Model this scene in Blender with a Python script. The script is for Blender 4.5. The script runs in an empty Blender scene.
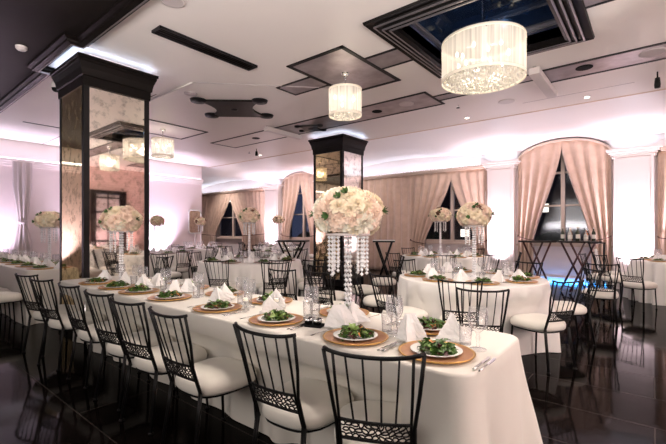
import bpy, math, random
from math import sin, cos, pi, sqrt, atan2, radians
from mathutils import Vector, Matrix
random.seed(7)
sc = bpy.context.scene
COL = sc.collection

# ------------------------------------------------------------------ materials
def mat(name, color, rough=0.5, metal=0.0, spec=0.5, noise=None, bump=None, emis=None, trans=0.0, sheen=0.0, coat=0.0):
    m = bpy.data.materials.new(name); m.use_nodes = True
    nt = m.node_tree; b = nt.nodes['Principled BSDF']
    b.inputs['Base Color'].default_value = (*color, 1)
    b.inputs['Roughness'].default_value = rough
    b.inputs['Metallic'].default_value = metal
    b.inputs['Specular IOR Level'].default_value = spec
    b.inputs['Transmission Weight'].default_value = trans
    b.inputs['Sheen Weight'].default_value = sheen
    b.inputs['Coat Weight'].default_value = coat
    if emis:
        b.inputs['Emission Color'].default_value = (*emis[0], 1); b.inputs['Emission Strength'].default_value = emis[1]
    tc = nt.nodes.new('ShaderNodeTexCoord')
    if noise:                       # (scale, colour2, lo, hi)
        n = nt.nodes.new('ShaderNodeTexNoise'); n.inputs['Scale'].default_value = noise[0]; n.inputs['Detail'].default_value = 4
        nt.links.new(tc.outputs['Object'], n.inputs['Vector'])
        r = nt.nodes.new('ShaderNodeValToRGB')
        r.color_ramp.elements[0].position = noise[2]; r.color_ramp.elements[1].position = noise[3]
        r.color_ramp.elements[0].color = (*color, 1); r.color_ramp.elements[1].color = (*noise[1], 1)
        nt.links.new(n.outputs['Fac'], r.inputs['Fac']); nt.links.new(r.outputs['Color'], b.inputs['Base Color'])
    if bump:                        # (scale, strength, distance)
        n2 = nt.nodes.new('ShaderNodeTexNoise'); n2.inputs['Scale'].default_value = bump[0]; n2.inputs['Detail'].default_value = 3
        nt.links.new(tc.outputs['Object'], n2.inputs['Vector'])
        bp = nt.nodes.new('ShaderNodeBump'); bp.inputs['Strength'].default_value = bump[1]; bp.inputs['Distance'].default_value = bump[2]
        nt.links.new(n2.outputs['Fac'], bp.inputs['Height']); nt.links.new(bp.outputs['Normal'], b.inputs['Normal'])
    return m

M = {}
M['iron'] = mat('black iron', (0.006, 0.0055, 0.0055), 0.42, 0.0, 0.22)
M['seat'] = mat('ivory fabric', (0.80, 0.76, 0.68), 0.75, sheen=0.3, bump=(60, 0.15, 0.002))
M['cloth'] = mat('ivory tablecloth', (0.78, 0.735, 0.665), 0.62, sheen=0.2, bump=(9, 0.25, 0.01))
M['cloth2'] = mat('white tablecloth', (0.83, 0.80, 0.76), 0.62, sheen=0.2, bump=(9, 0.25, 0.01))
M['napkin'] = mat('white napkin linen', (0.88, 0.86, 0.84), 0.7, bump=(40, 0.3, 0.003))
M['porcelain'] = mat('white porcelain', (0.86, 0.84, 0.80), 0.18)
M['charger'] = mat('copper gold charger', (0.40, 0.18, 0.085), 0.35, 0.3, noise=(14, (0.52, 0.26, 0.12), 0.35, 0.65))
M['charger_rim'] = mat('gold rim', (0.62, 0.36, 0.11), 0.3, 0.7)
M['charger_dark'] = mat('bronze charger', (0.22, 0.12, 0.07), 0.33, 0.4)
M['leaf'] = mat('salad green', (0.025, 0.075, 0.012), 0.45, noise=(40, (0.10, 0.20, 0.025), 0.35, 0.7))
M['leaf_light'] = mat('salad pale green', (0.22, 0.33, 0.08), 0.5)
M['leaf_red'] = mat('salad red leaf', (0.09, 0.02, 0.02), 0.5)
M['carrot'] = mat('shaved carrot', (0.75, 0.28, 0.08), 0.5)
M['steel'] = mat('silver cutlery', (0.75, 0.74, 0.74), 0.2, 1.0)
M['candle'] = mat('white candle wax', (0.9, 0.86, 0.78), 0.5, emis=((1, 0.8, 0.5), 0.25))
M['petal'] = mat('cream petal', (0.94, 0.82, 0.62), 0.6, sheen=0.3)
M['petal_blush'] = mat('blush petal', (0.95, 0.75, 0.61), 0.6, sheen=0.3)
M['petal_white'] = mat('white petal', (0.95, 0.90, 0.77), 0.6, sheen=0.3)
M['petal_dark'] = mat('dark rose petal', (0.22, 0.10, 0.06), 0.7)  # dark brown tone for a few roses mixed in at random
M['stem'] = mat('green foliage', (0.06, 0.13, 0.03), 0.6)
M['crystal'] = mat('crystal bead', (0.95, 0.95, 0.96), 0.12, 0.1, 0.9)
M['curtain'] = mat('dusty beige curtain', (0.60, 0.44, 0.34), 0.75, sheen=0.4, noise=(5, (0.66, 0.49, 0.385), 0.4, 0.6))
M['sheer'] = mat('pale sheer drape', (0.52, 0.46, 0.44), 0.8)
M['tie'] = mat('dark cord', (0.12, 0.06, 0.05), 0.7)
M['wall'] = mat('cream wall paint', (0.80, 0.70, 0.68), 0.6, bump=(20, 0.1, 0.003))
M['pil'] = mat('white pilaster paint', (0.84, 0.77, 0.74), 0.55)
M['ceil'] = mat('white ceiling paint', (0.80, 0.735, 0.70), 0.38, spec=0.4, noise=(0.6, (0.83, 0.765, 0.73), 0.3, 0.7))
M['vault'] = mat('white vault plaster', (0.86, 0.83, 0.83), 0.3, spec=0.4, bump=(2.5, 0.12, 0.02))
M['darkceil'] = mat('dark lacquered ceiling', (0.009, 0.007, 0.0065), 0.35, spec=0.04, noise=(1.5, (0.013, 0.010, 0.0095), 0.3, 0.7))
M['mould'] = mat('dark bronze moulding', (0.006, 0.0045, 0.004), 0.32, 0.0, 0.12)
M['mould_silver'] = mat('silvered moulding edge', (0.36, 0.33, 0.35), 0.3, 0.8)
M['navy'] = mat('navy lacquer', (0.006, 0.012, 0.03), 0.12, coat=0.6, noise=(2.2, (0.015, 0.05, 0.13), 0.52, 0.8))
M['silverleaf'] = mat('silver leaf panel', (0.30, 0.255, 0.26), 0.35, 0.55, noise=(5, (0.45, 0.40, 0.42), 0.3, 0.7), bump=(8, 0.3, 0.004))
M['blackline'] = mat('black border strip', (0.008, 0.007, 0.008), 0.45, 0, 0.2)
M['white_metal'] = mat('white metal', (0.66, 0.60, 0.58), 0.4)
M['black_plastic'] = mat('black plastic', (0.006, 0.006, 0.006), 0.7, 0, 0.1)
M['greygrille'] = mat('grey grille', (0.50, 0.44, 0.44), 0.6)
M['door'] = mat('dark stained wood', (0.010, 0.006, 0.006), 0.4, 0, 0.2)
M['frontwall'] = mat('brown wall paint', (0.16, 0.11, 0.085), 0.6)
M['redwood'] = mat('mahogany stand', (0.07, 0.018, 0.014), 0.35)
M['bottle'] = mat('dark bottle glass', (0.03, 0.04, 0.02), 0.1)
M['bottle_clear'] = mat('clear bottle', (0.55, 0.52, 0.48), 0.1)
M['bottle_label'] = mat('pale bottle label', (0.8, 0.77, 0.7), 0.6)
M['bottle_amber'] = mat('amber bottle', (0.35, 0.13, 0.03), 0.1)
M['exitred'] = mat('red exit sign', (0.5, 0.02, 0.02), 0.4, emis=((1, 0.08, 0.05), 4))
M['bulb'] = mat('lit bulb', (1, 0.9, 0.7), 0.5, emis=((1, 0.86, 0.62), 14))
M['downlight'] = mat('lit downlight', (1, 1, 1), 0.5, emis=((1, 0.92, 0.82), 12))
M['led'] = mat('bluish led strip', (0.8, 0.85, 1), 0.5, emis=((0.72, 0.82, 1.0), 3.2))
M['ledblue'] = mat('blue led strip', (0.1, 0.4, 1), 0.5, emis=((0.06, 0.35, 1.0), 7))
M['frame'] = mat('cream window frame', (0.62, 0.50, 0.42), 0.5)
M['building'] = mat('night facade', (0.05, 0.045, 0.05), 0.8)
M['litwin'] = mat('lit office window', (0.9, 0.8, 0.6), 0.5, emis=((1, 0.85, 0.65), 1.6))
M['litblue'] = mat('blue lit shop front', (0.3, 0.6, 0.9), 0.5, emis=((0.35, 0.65, 1), 2.5))
M['hedge'] = mat('garden hedge', (0.05, 0.075, 0.035), 0.8, bump=(6, 0.8, 0.05))
M['asphalt'] = mat('night ground', (0.03, 0.03, 0.033), 0.7)
M['paper'] = mat('menu card', (0.45, 0.40, 0.62), 0.7)

def glass_mat(name, tint, refl=0.35, base=0.06, milk=0.0):
    m = bpy.data.materials.new(name); m.use_nodes = True; nt = m.node_tree; nt.nodes.clear()
    o = nt.nodes.new('ShaderNodeOutputMaterial'); mx = nt.nodes.new('ShaderNodeMixShader')
    t = nt.nodes.new('ShaderNodeBsdfTransparent'); t.inputs[0].default_value = (*tint, 1)
    g = nt.nodes.new('ShaderNodeBsdfGlossy'); g.inputs['Roughness'].default_value = 0.08
    lw = nt.nodes.new('ShaderNodeLayerWeight'); lw.inputs[0].default_value = refl
    ma = nt.nodes.new('ShaderNodeMath'); ma.operation = 'ADD'; ma.inputs[1].default_value = base; ma.use_clamp = True
    pw = nt.nodes.new('ShaderNodeMath'); pw.operation = 'POWER'; pw.inputs[1].default_value = 2.6; lw.inputs[0].default_value = 0.5
    mu = nt.nodes.new('ShaderNodeMath'); mu.operation = 'MULTIPLY'; mu.inputs[1].default_value = refl
    nt.links.new(lw.outputs['Facing'], pw.inputs[0]); nt.links.new(pw.outputs[0], mu.inputs[0]); nt.links.new(mu.outputs[0], ma.inputs[0]); nt.links.new(ma.outputs[0], mx.inputs[0])
    df = nt.nodes.new('ShaderNodeBsdfDiffuse'); df.inputs[0].default_value = (0.9, 0.9, 0.92, 1); m2 = nt.nodes.new('ShaderNodeMixShader'); m2.inputs[0].default_value = milk
    nt.links.new(g.outputs[0], m2.inputs[1]); nt.links.new(df.outputs[0], m2.inputs[2])
    nt.links.new(t.outputs[0], mx.inputs[1]); nt.links.new(m2.outputs[0], mx.inputs[2]); nt.links.new(mx.outputs[0], o.inputs[0])
    return m
M['glass'] = glass_mat('stemware glass', (0.985, 0.985, 0.99), 0.75, 0.07, 0.35)
M['pane'] = glass_mat('window glass', (0.85, 0.88, 0.95), 0.2, 0.05)

def shade_mat():
    m = bpy.data.materials.new('pleated organza shade'); m.use_nodes = True; nt = m.node_tree; nt.nodes.clear(); N = nt.nodes.new; L = nt.links.new
    o = N('ShaderNodeOutputMaterial'); tc = N('ShaderNodeTexCoord'); mp = N('ShaderNodeMapping'); mp.inputs['Scale'].default_value = (38, 38, 0.6)
    n = N('ShaderNodeTexNoise'); n.inputs['Scale'].default_value = 1.0; n.inputs['Detail'].default_value = 2
    L(tc.outputs['Object'], mp.inputs[0]); L(mp.outputs[0], n.inputs['Vector'])
    r = N('ShaderNodeMapRange'); r.inputs[1].default_value = 0.3; r.inputs[2].default_value = 0.7; r.inputs[3].default_value = 0.18; r.inputs[4].default_value = 0.54
    L(n.outputs['Fac'], r.inputs[0])
    t = N('ShaderNodeBsdfTransparent'); d = N('ShaderNodeBsdfTranslucent'); d.inputs[0].default_value = (0.90, 0.86, 0.80, 1)
    df = N('ShaderNodeBsdfDiffuse'); df.inputs[0].default_value = (0.86, 0.82, 0.76, 1)
    em = N('ShaderNodeEmission'); em.inputs[0].default_value = (1, 0.91, 0.78, 1); em.inputs[1].default_value = 0.07
    a = N('ShaderNodeMixShader'); L(d.outputs[0], a.inputs[1]); L(df.outputs[0], a.inputs[2])
    ad = N('ShaderNodeAddShader'); L(a.outputs[0], ad.inputs[0]); L(em.outputs[0], ad.inputs[1])
    mx = N('ShaderNodeMixShader'); L(r.outputs[0], mx.inputs[0]); L(ad.outputs[0], mx.inputs[1]); L(t.outputs[0], mx.inputs[2]); L(mx.outputs[0], o.inputs[0])
    return m
M['shade'] = shade_mat()
M['shade_band'] = mat('white shade hem', (0.85, 0.78, 0.66), 0.6, emis=((1, 0.85, 0.65), 0.12))
M['drop'] = mat('lit crystal drop', (0.74, 0.70, 0.62), 0.08, 0.2, emis=((1, 0.85, 0.6), 0.06))

def mirror_mat(name, tint, dark, fac):
    m = bpy.data.materials.new(name); m.use_nodes = True; nt = m.node_tree; nt.nodes.clear(); N = nt.nodes.new; L = nt.links.new
    o = N('ShaderNodeOutputMaterial'); tc = N('ShaderNodeTexCoord')
    n = N('ShaderNodeTexNoise'); n.inputs['Scale'].default_value = 9; n.inputs['Detail'].default_value = 6; n.inputs['Roughness'].default_value = 0.65
    L(tc.outputs['Object'], n.inputs['Vector'])
    r = N('ShaderNodeValToRGB'); r.color_ramp.elements[0].position = 0.5; r.color_ramp.elements[1].position = 0.68
    r.color_ramp.elements[0].color = (0, 0, 0, 1); r.color_ramp.elements[1].color = (fac, fac, fac, 1)
    L(n.outputs['Fac'], r.inputs[0])
    g = N('ShaderNodeBsdfGlossy'); g.inputs[0].default_value = (*tint, 1); g.inputs['Roughness'].default_value = 0.03
    d = N('ShaderNodeBsdfDiffuse'); d.inputs[0].default_value = (*dark, 1)
    mx = N('ShaderNodeMixShader'); L(r.outputs[0], mx.inputs[0]); L(g.outputs[0], mx.inputs[1]); L(d.outputs[0], mx.inputs[2]); L(mx.outputs[0], o.inputs[0])
    return m
M['mirror'] = mirror_mat('antiqued mirror', (0.80, 0.74, 0.68), (0.20, 0.15, 0.11), 0.55)
M['mirror_gold'] = mirror_mat('gold antiqued mirror', (0.74, 0.60, 0.38), (0.25, 0.18, 0.09), 0.6)

def floor_mat():
    m = bpy.data.materials.new('dark polished plank floor'); m.use_nodes = True; nt = m.node_tree; N = nt.nodes.new; L = nt.links.new
    b = nt.nodes['Principled BSDF']; tc = N('ShaderNodeTexCoord')
    br = N('ShaderNodeTexBrick'); br.inputs['Scale'].default_value = 1.0; br.inputs['Mortar Size'].default_value = 0.0045
    br.inputs['Brick Width'].default_value = 2.4; br.inputs['Row Height'].default_value = 0.6; br.offset = 0.37
    br.inputs['Color1'].default_value = (0.003, 0.0022, 0.002, 1); br.inputs['Color2'].default_value = (0.006, 0.0042, 0.0038, 1)
    br.inputs['Mortar'].default_value = (0.035, 0.029, 0.026, 1)
    mp = N('ShaderNodeMapping'); mp.inputs['Location'].default_value = (0, 0.12, 0)
    L(tc.outputs['Object'], mp.inputs[0]); L(mp.outputs[0], br.inputs['Vector']); 
    n = N('ShaderNodeTexNoise'); n.inputs['Scale'].default_value = 3.5; n.inputs['Detail'].default_value = 5
    L(tc.outputs['Object'], n.inputs['Vector'])
    r = N('ShaderNodeMapRange'); r.inputs[1].default_value = 0.3; r.inputs[2].default_value = 0.75; r.inputs[3].default_value = 0.035; r.inputs[4].default_value = 0.11
    L(n.outputs['Fac'], r.inputs[0]); L(r.outputs[0], b.inputs['Roughness']); L(br.outputs['Color'], b.inputs['Base Color'])
    bp = N('ShaderNodeBump'); bp.inputs['Strength'].default_value = 0.12; bp.inputs['Distance'].default_value = 0.01
    L(n.outputs['Fac'], bp.inputs['Height']); L(bp.outputs[0], b.inputs['Normal'])
    b.inputs['Specular IOR Level'].default_value = 0.022
    return m
M['floor'] = floor_mat()

def brick_mat():
    m = bpy.data.materials.new('painted brick'); m.use_nodes = True; nt = m.node_tree; N = nt.nodes.new; L = nt.links.new
    b = nt.nodes['Principled BSDF']; tc = N('ShaderNodeTexCoord'); sep = N('ShaderNodeSeparateXYZ'); cb = N('ShaderNodeCombineXYZ')
    L(tc.outputs['Object'], sep.inputs[0]); ad = N('ShaderNodeMath'); ad.operation = 'ADD'
    L(sep.outputs['X'], ad.inputs[0]); L(sep.outputs['Y'], ad.inputs[1]); L(ad.outputs[0], cb.inputs['X']); L(sep.outputs['Z'], cb.inputs['Y'])
    br = N('ShaderNodeTexBrick'); br.inputs['Scale'].default_value = 1.0; br.inputs['Brick Width'].default_value = 0.24; br.inputs['Row Height'].default_value = 0.09
    br.inputs['Mortar Size'].default_value = 0.006
    br.inputs['Color1'].default_value = (0.62, 0.42, 0.38, 1); br.inputs['Color2'].default_value = (0.70, 0.50, 0.45, 1); br.inputs['Mortar'].default_value = (0.5, 0.36, 0.33, 1)
    L(cb.outputs[0], br.inputs['Vector']); L(br.outputs['Color'], b.inputs['Base Color']); b.inputs['Roughness'].default_value = 0.7
    bp = N('ShaderNodeBump'); bp.inputs['Strength'].default_value = 0.4; bp.inputs['Distance'].default_value = 0.01; bp.invert = True
    L(br.outputs['Fac'], bp.inputs['Height']); L(bp.outputs[0], b.inputs['Normal'])
    return m
M['brick'] = brick_mat()

# ------------------------------------------------------------------ mesh builder
class MB:
    def __init__(s): s.v = []; s.f = []; s.m = []; s.sm = []; s.mats = []
    def mi(s, m):
        if m not in s.mats: s.mats.append(m)
        return s.mats.index(m)
    def add(s, vs, fs, m, smooth=False, T=None):
        o = len(s.v); k = s.mi(m)
        if T is not None: vs = [T @ Vector(v) for v in vs]
        s.v.extend([tuple(v) for v in vs])
        for f in fs: s.f.append(tuple(i + o for i in f)); s.m.append(k); s.sm.append(smooth)
        return s
    def box(s, a, b, m, T=None):
        x0, y0, z0 = a; x1, y1, z1 = b
        vs = [(x0,y0,z0),(x1,y0,z0),(x1,y1,z0),(x0,y1,z0),(x0,y0,z1),(x1,y0,z1),(x1,y1,z1),(x0,y1,z1)]
        return s.add(vs, [(3,2,1,0),(4,5,6,7),(0,1,5,4),(1,2,6,5),(2,3,7,6),(3,0,4,7)], m, False, T)
    def lathe(s, prof, m, n=16, T=None, smooth=True, cap=False):
        vs = []; fs = []
        for r, z in prof:
            for i in range(n):
                a = 2*pi*i/n; vs.append((r*cos(a), r*sin(a), z))
        for j in range(len(prof)-1):
            for i in range(n):
                k = (i+1) % n; fs.append((j*n+i, j*n+k, (j+1)*n+k, (j+1)*n+i))
        if cap: fs.append(tuple(range(n))[::-1]); fs.append(tuple((len(prof)-1)*n+i for i in range(n)))
        return s.add(vs, fs, m, smooth, T)
    def tube(s, pts, r, m, n=6, smooth=True, ry=None):
        pts = [Vector(p) for p in pts]; vs = []; fs = []; rr = r if isinstance(r, (list, tuple)) else [r]*len(pts)
        up = None
        for i, p in enumerate(pts):
            d = (pts[min(i+1, len(pts)-1)] - pts[max(i-1, 0)]).normalized()
            ref = Vector((0,0,1)) if abs(d.z) < 0.9 else Vector((0,1,0))
            a = d.cross(ref).normalized()
            if up is not None and a.dot(up) < 0: a = -a
            up = a; b = d.cross(a).normalized()
            for k in range(n):
                t = 2*pi*k/n; vs.append(p + a*cos(t)*rr[i] + b*sin(t)*(ry if ry else rr[i]))
        for i in range(len(pts)-1):
            for k in range(n):
                l = (k+1) % n; fs.append((i*n+k, i*n+l, (i+1)*n+l, (i+1)*n+k))
        fs.append(tuple(range(n))[::-1]); fs.append(tuple((len(pts)-1)*n+k for k in range(n)))
        return s.add(vs, fs, m, smooth)
    def grid(s, nu, nv, fn, m, smooth=True, closed=False, T=None):
        vs = [fn(i/(nu if closed else nu-1), j/(nv-1)) for j in range(nv) for i in range(nu)]; fs = []
        for j in range(nv-1):
            for i in range(nu if closed else nu-1):
                k = (i+1) % nu; fs.append((j*nu+i, j*nu+k, (j+1)*nu+k, (j+1)*nu+i))
        return s.add(vs, fs, m, smooth, T)
    def prism(s, poly, z0, z1, m, T=None):
        n = len(poly); vs = [(x,y,z0) for x,y in poly] + [(x,y,z1) for x,y in poly]
        fs = [tuple(range(n))[::-1], tuple(range(n,2*n))] + [(i,(i+1)%n,n+(i+1)%n,n+i) for i in range(n)]
        return s.add(vs, fs, m, False, T)
    def bead(s, c, r, h, m, n=6):
        vs = [(c[0],c[1],c[2]-h)] + [(c[0]+r*cos(2*pi*i/n), c[1]+r*sin(2*pi*i/n), c[2]) for i in range(n)] + [(c[0],c[1],c[2]+h)]
        fs = [(0,1+(i+1)%n,1+i) for i in range(n)] + [(n+1,1+i,1+(i+1)%n) for i in range(n)]
        return s.add(vs, fs, m)
    def mesh(s, name):
        me = bpy.data.meshes.new(name); me.from_pydata(s.v, [], s.f)
        for m in s.mats: me.materials.append(m)
        me.polygons.foreach_set('material_index', s.m); me.polygons.foreach_set('use_smooth', s.sm); me.update()
        return me

def tag(o, label, cat, group=None, kind=None):
    if label: o['label'] = label
    if cat: o['category'] = cat
    if group: o['group'] = group
    if kind: o['kind'] = kind
    return o
def obj(name, me, parent=None, loc=(0,0,0), rz=0.0, scale=None):
    if isinstance(me, MB): me = me.mesh(name)
    o = bpy.data.objects.new(name, me); COL.objects.link(o); o.location = loc; o.rotation_euler = (0,0,rz)
    if scale: o.scale = scale
    if parent: o.parent = parent
    return o
def thing(name, label, cat, loc=(0,0,0), rz=0.0, group=None):
    o = bpy.data.objects.new(name, None); COL.objects.link(o); o.empty_display_size = 0.1
    o.location = loc; o.rotation_euler = (0,0,rz); return tag(o, label, cat, group)
def struct(name, mb, parent=None, loc=(0,0,0)):
    o = obj(name, mb, parent, loc)
    if not parent: o['kind'] = 'structure'
    return o
def box_obj(name, a, b, m, parent=None):
    mb = MB().box(a, b, m); return obj(name, mb, parent)
def dup(root, loc, rz, label=None, group=None):
    r = root.copy(); COL.objects.link(r); r.location = loc; r.rotation_euler = (0,0,rz)
    if label: r['label'] = label
    if group: r['group'] = group
    for ch in list(root.children):
        c = ch.copy(); COL.objects.link(c); c.parent = r
        for g in ch.children:
            d = g.copy(); COL.objects.link(d); d.parent = c
    return r

# ------------------------------------------------------------------ key dimensions
H = 3.70            # flat ceiling
CO = 3.20           # cornice height of the walls
XL, XR = -13.0, 4.6 # left and right walls
XA = -18.4          # far end of the alcove
YF, YE, YW = -3.0, 8.6, 11.5   # front wall, vault edge, back wall
BAYS = [('flat', -18.4, -12.83), ('arch', -11.97, -9.87), ('flat', -9.1, -3.62), ('arch', -2.88, -0.77), ('flat', 0.02, 4.6)]
PILS = [(-12.83, -11.97), (-9.87, -9.1), (-3.62, -2.88), (-0.77, 0.02)]

# ------------------------------------------------------------------ room shell
struct('floor', MB().box((XA-0.3, YF-0.2, -0.1), (XR+0.2, 12.0, 0), M['floor']))
# light ceiling around the coffer hole
hx0, hx1, hy0, hy1 = -2.30, -0.84, 3.97, 5.47
cb = MB(); NX0, NX1, NY = -6.85, -5.52, 1.73
yB = 1.86
for a, b in [((XL, yB), (hx0, YE)), ((hx1, yB), (XR, YE)), ((hx0, yB), (hx1, hy0)), ((hx0, hy1), (hx1, YE)), ((NX0, NY), (NX1, yB)), ((XA, 8.3), (XL, YE))]:
    cb.box((a[0], a[1], H), (b[0], b[1], H+0.12), M['ceil'])
struct('ceiling', cb)
dc = MB()
for a, b in [((XL, YF), (XR, NY)), ((XL, NY), (NX0, yB)), ((NX1, NY), (XR, yB))]:
    dc.box((a[0], a[1], H), (b[0], b[1], H+0.12), M['darkceil'])
struct('ceiling', dc)
# moulding along the edge of the dark ceiling, stepping round the column
def mould_run(mb, path, prof, m, closed=False):
    """prof: list of (offset to the left of travel, z)"""
    n = len(path); P = [Vector(p) for p in path]; np_ = len(prof); vs = []
    for i in range(n):
        if closed: d0 = (P[i]-P[i-1]).normalized(); d1 = (P[(i+1) % n]-P[i]).normalized()
        else:
            d0 = (P[i]-P[i-1]).normalized() if i else (P[1]-P[0]).normalized()
            d1 = (P[i+1]-P[i]).normalized() if i < n-1 else d0
        n0 = Vector((-d0.y, d0.x)); n1 = Vector((-d1.y, d1.x)); b = (n0+n1); b = b/max(0.2, b.dot(n0))
        for o, z in prof: vs.append((P[i].x+b.x*o, P[i].y+b.y*o, z))
    fs = []
    for i in range(n if closed else n-1):
        k = (i+1) % n
        for j in range(np_):
            l = (j+1) % np_; fs.append((i*np_+j, k*np_+j, k*np_+l, i*np_+l))
    if not closed: fs += [tuple(range(np_)), tuple((n-1)*np_+j for j in range(np_))[::-1]]
    return mb.add(vs, fs, m)
tm = MB()
def step_prof(z, s=1.0, sg=1):
    return [(sg*a*s, z-b*s) for a, b in [(-0.10, -0.002), (-0.10, 0.03), (-0.06, 0.05), (-0.055, 0.075), (0.0, 0.085), (0.005, 0.06), (0.05, 0.045), (0.055, 0.02), (0.09, 0.015), (0.09, -0.002)]]
mould_run(tm, [(XL, yB), (NX0, yB), (NX0, NY), (NX1, NY), (NX1, yB), (XR, yB)], step_prof(H), M['mould'])
mould_run(tm, [(XL, yB), (NX0, yB), (NX0, NY), (NX1, NY), (NX1, yB), (XR, yB)], [(0.0, H-0.084), (0.0, H-0.092), (0.014, H-0.092), (0.014, H-0.07)], M['mould_silver'])
struct('trim_1', tm)
# thin line at the edge of the vault
vt = MB().box((XL, YE-0.015, H-0.012), (XR, YE+0.015, H+0.02), M['curtain']); struct('trim_2', vt)
# ceiling seams
se = MB().box((XL, 3.38, H-0.004), (-6.7, 3.40, H+0.01), M['tie']).tube([(-7.1, 3.465, H-0.012), (-5.7, 3.465, H-0.012)], 0.014, M['white_metal'], 6).tube([(-5.7, 3.465, H-0.008), (-4.1, 5.1, H-0.008)], 0.006, M['greygrille'], 5)
se.box((-10.66, 2.42, H-0.006), (-10.60, 3.2, H+0.01), M['blackline']).box((-9.9, 2.9, H-0.006), (-9.8, 3.4, H+0.01), M['tie'])
se.box((-1.9, 7.9, H-0.004), (-0.25, 7.912, H+0.01), M['greygrille'])
struct('trim_3', se)
# groined vault
def cove(y):
    t = max(0.0, min(1.0, (y-YE)/(YW-0.05-YE))); return CO + (H-CO)*sqrt(max(0.0, 1-t*t))
def bay_h(x):
    for k, a, b in BAYS:
        c = (a+b)/2; w = (b-a)/2
        if k == 'flat': w += 0.05
        if abs(x-c) < w:
            return CO + (0.47 if k == 'arch' else 0.46)*sqrt(1-((x-c)/w)**2)
    return 0
xs = set()
for k, a, b in BAYS:
    c = (a+b)/2; w = (b-a)/2
    n = 28 if k == 'arch' else 44
    for i in range(n+1): xs.add(round(c - w*cos(pi*i/n), 4))
xs |= {XR, XA-0.1, -12.4, -9.5, -3.25, -0.37}
xs = sorted(xs); ny = 34; ys = [YE + (YW+0.2-YE)*sin(pi/2*j/(ny-1)) for j in range(ny)]
vb = MB(); V = [(x, y, min(H, max(cove(y), bay_h(x)))) for y in ys for x in xs]; nx = len(xs)
vb.add(V, [(j*nx+i, (j+1)*nx+i, (j+1)*nx+i+1, j*nx+i+1) for j in range(ny-1) for i in range(nx-1)], M['vault'], True)
vb.box((XA-0.1, YE, H+0.05), (XR, 12, H+0.12), M['ceil'])
struct('ceiling', vb)
# back wall: piers, sill wall, lunettes above the flat bays
bw = MB(); yb0, yb1 = 11.55, 11.75
for a, b in PILS: bw.box((a-0.12, yb0-0.12, 0), (b+0.12, yb1, H), M['wall'])
for k, a, b in BAYS:
    bw.box((a, yb0, 0), (b, yb1, 0.98), M['wall'])
    if k == 'flat': bw.box((a, yb0, 3.08), (b, yb1, H), M['wall'])
bw.box((-7.9, yb0, 0.98), (-5.9, yb1, 3.08), M['wall']); bw.box((-9.1, yb0, 0.98), (-8.9, yb1, 3.08), M['wall'])
bw.box((-18.4, yb0, 0.98), (-16.7, yb1, 3.08), M['wall']); bw.box((-14.3, yb0, 0.98), (-12.8, yb1, 3.08), M['wall'])
bw.box((0.02, yb0, 0.98), (0.5, yb1, 3.08), M['wall'])
struct('wall_back', bw)
for i, (a, b) in enumerate(PILS):
    p = MB().box((a+0.03, 11.18, 0.0), (b-0.03, 11.45, 3.06), M['pil'])
    p.box((a+0.1, 11.165, 0.3), (b-0.1, 11.18, 2.98), M['pil'])
    p.box((a+0.0, 11.14, 0.0), (b-0.0, 11.44, 0.2), M['pil'])
    for q, (o, z0, z1) in enumerate([(0.01, 3.0, 3.04), (0.03, 3.06, 3.11), (0.07, 3.11, 3.16), (0.11, 3.16, CO)]):
        p.box((a-o, 11.18-o, z0), (b+o, 11.45, z1), M['pil'])
    struct('trim_%d' % (10+i), p)
# cornice over the flat bays, and arched bands over the arched bays
co = MB()
for k, a, b in BAYS:
    if k == 'flat':
        co.box((a+0.08, 11.26, 3.09), (b-0.08, 11.52, 3.13), M['frame']); co.box((a+0.08, 11.22, 3.13), (b-0.08, 11.52, CO-0.02), M['frame'])
    else:
        c = (a+b)/2; w = (b-a)/2-0.02; pts = []
        def band(u, v):
            t = pi*(1-u); x = c+w*cos(t); z = CO-0.04+0.45*sin(t)
            o = [(0, 0), (0.0, 0.05), (0.10, 0.05), (0.10, 0.0), (0, 0)][round(v*4)]
            return (x, 11.42-o[0], z-o[1]+0.02)
        co.grid(33, 5, band, M['frame'], False)
struct('trim_4', co)
# side and front walls
wl = MB().box((XL-0.2, YF, 0), (XL, 8.3, H), M['wall'])
for o, z0, z1 in [(0.04, 3.02, 3.08), (0.08, 3.08, 3.14), (0.13, 3.14, CO)]: wl.box((XL, YF, z0), (XL+o, 8.3, z1), M['pil'])
wl.box((XA-0.2, 8.1, 0), (XL-0.2, 8.3, H), M['wall']).box((XA-0.2, 8.3, 0), (XA, 11.8, H), M['wall'])
struct('wall_left', wl)
struct('wall_front', MB().box((XL-0.2, YF-0.2, 0), (XR+0.2, YF, H), M['frontwall']))
wr = MB()
dy0, dy1, dz = 5.75, 6.85, 2.75
for a, b in [((YF, 0), (dy0, H)), ((dy1, 0), (12.0, H)), ((dy0, dz), (dy1, H))]:
    wr.box((XR, a[0], a[1]), (XR+0.2, b[0], b[1]), M['brick'])
struct('wall_right', wr)
# tray coffer above the big chandelier
tr = MB()
tz = H+0.55
tr.box((hx0-0.05, hy0-0.05, tz), (hx1+0.05, hy1+0.05, tz+0.08), M['navy'])
for a, b in [((hx0-0.08, hy0-0.08), (hx0, hy1+0.08)), ((hx1, hy0-0.08), (hx1+0.08, hy1+0.08)), ((hx0, hy0-0.08), (hx1, hy0)), ((hx0, hy1), (hx1, hy1+0.08))]:
    tr.box((a[0], a[1], H+0.0), (b[0], b[1], tz+0.05), M['navy'])
rect = [(hx0, hy0), (hx1, hy0), (hx1, hy1), (hx0, hy1)]
R_ = [(0.0, H+0.10), (0.0, H-0.06), (-0.04, H-0.075), (-0.05, H-0.05), (-0.10, H-0.07), (-0.11, H-0.035), (-0.17, H-0.05), (-0.18, H-0.02), (-0.265, H-0.03), (-0.275, H-0.001), (-0.275, H+0.03)]
mould_run(tr, rect, R_, M['mould'], True)
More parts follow.
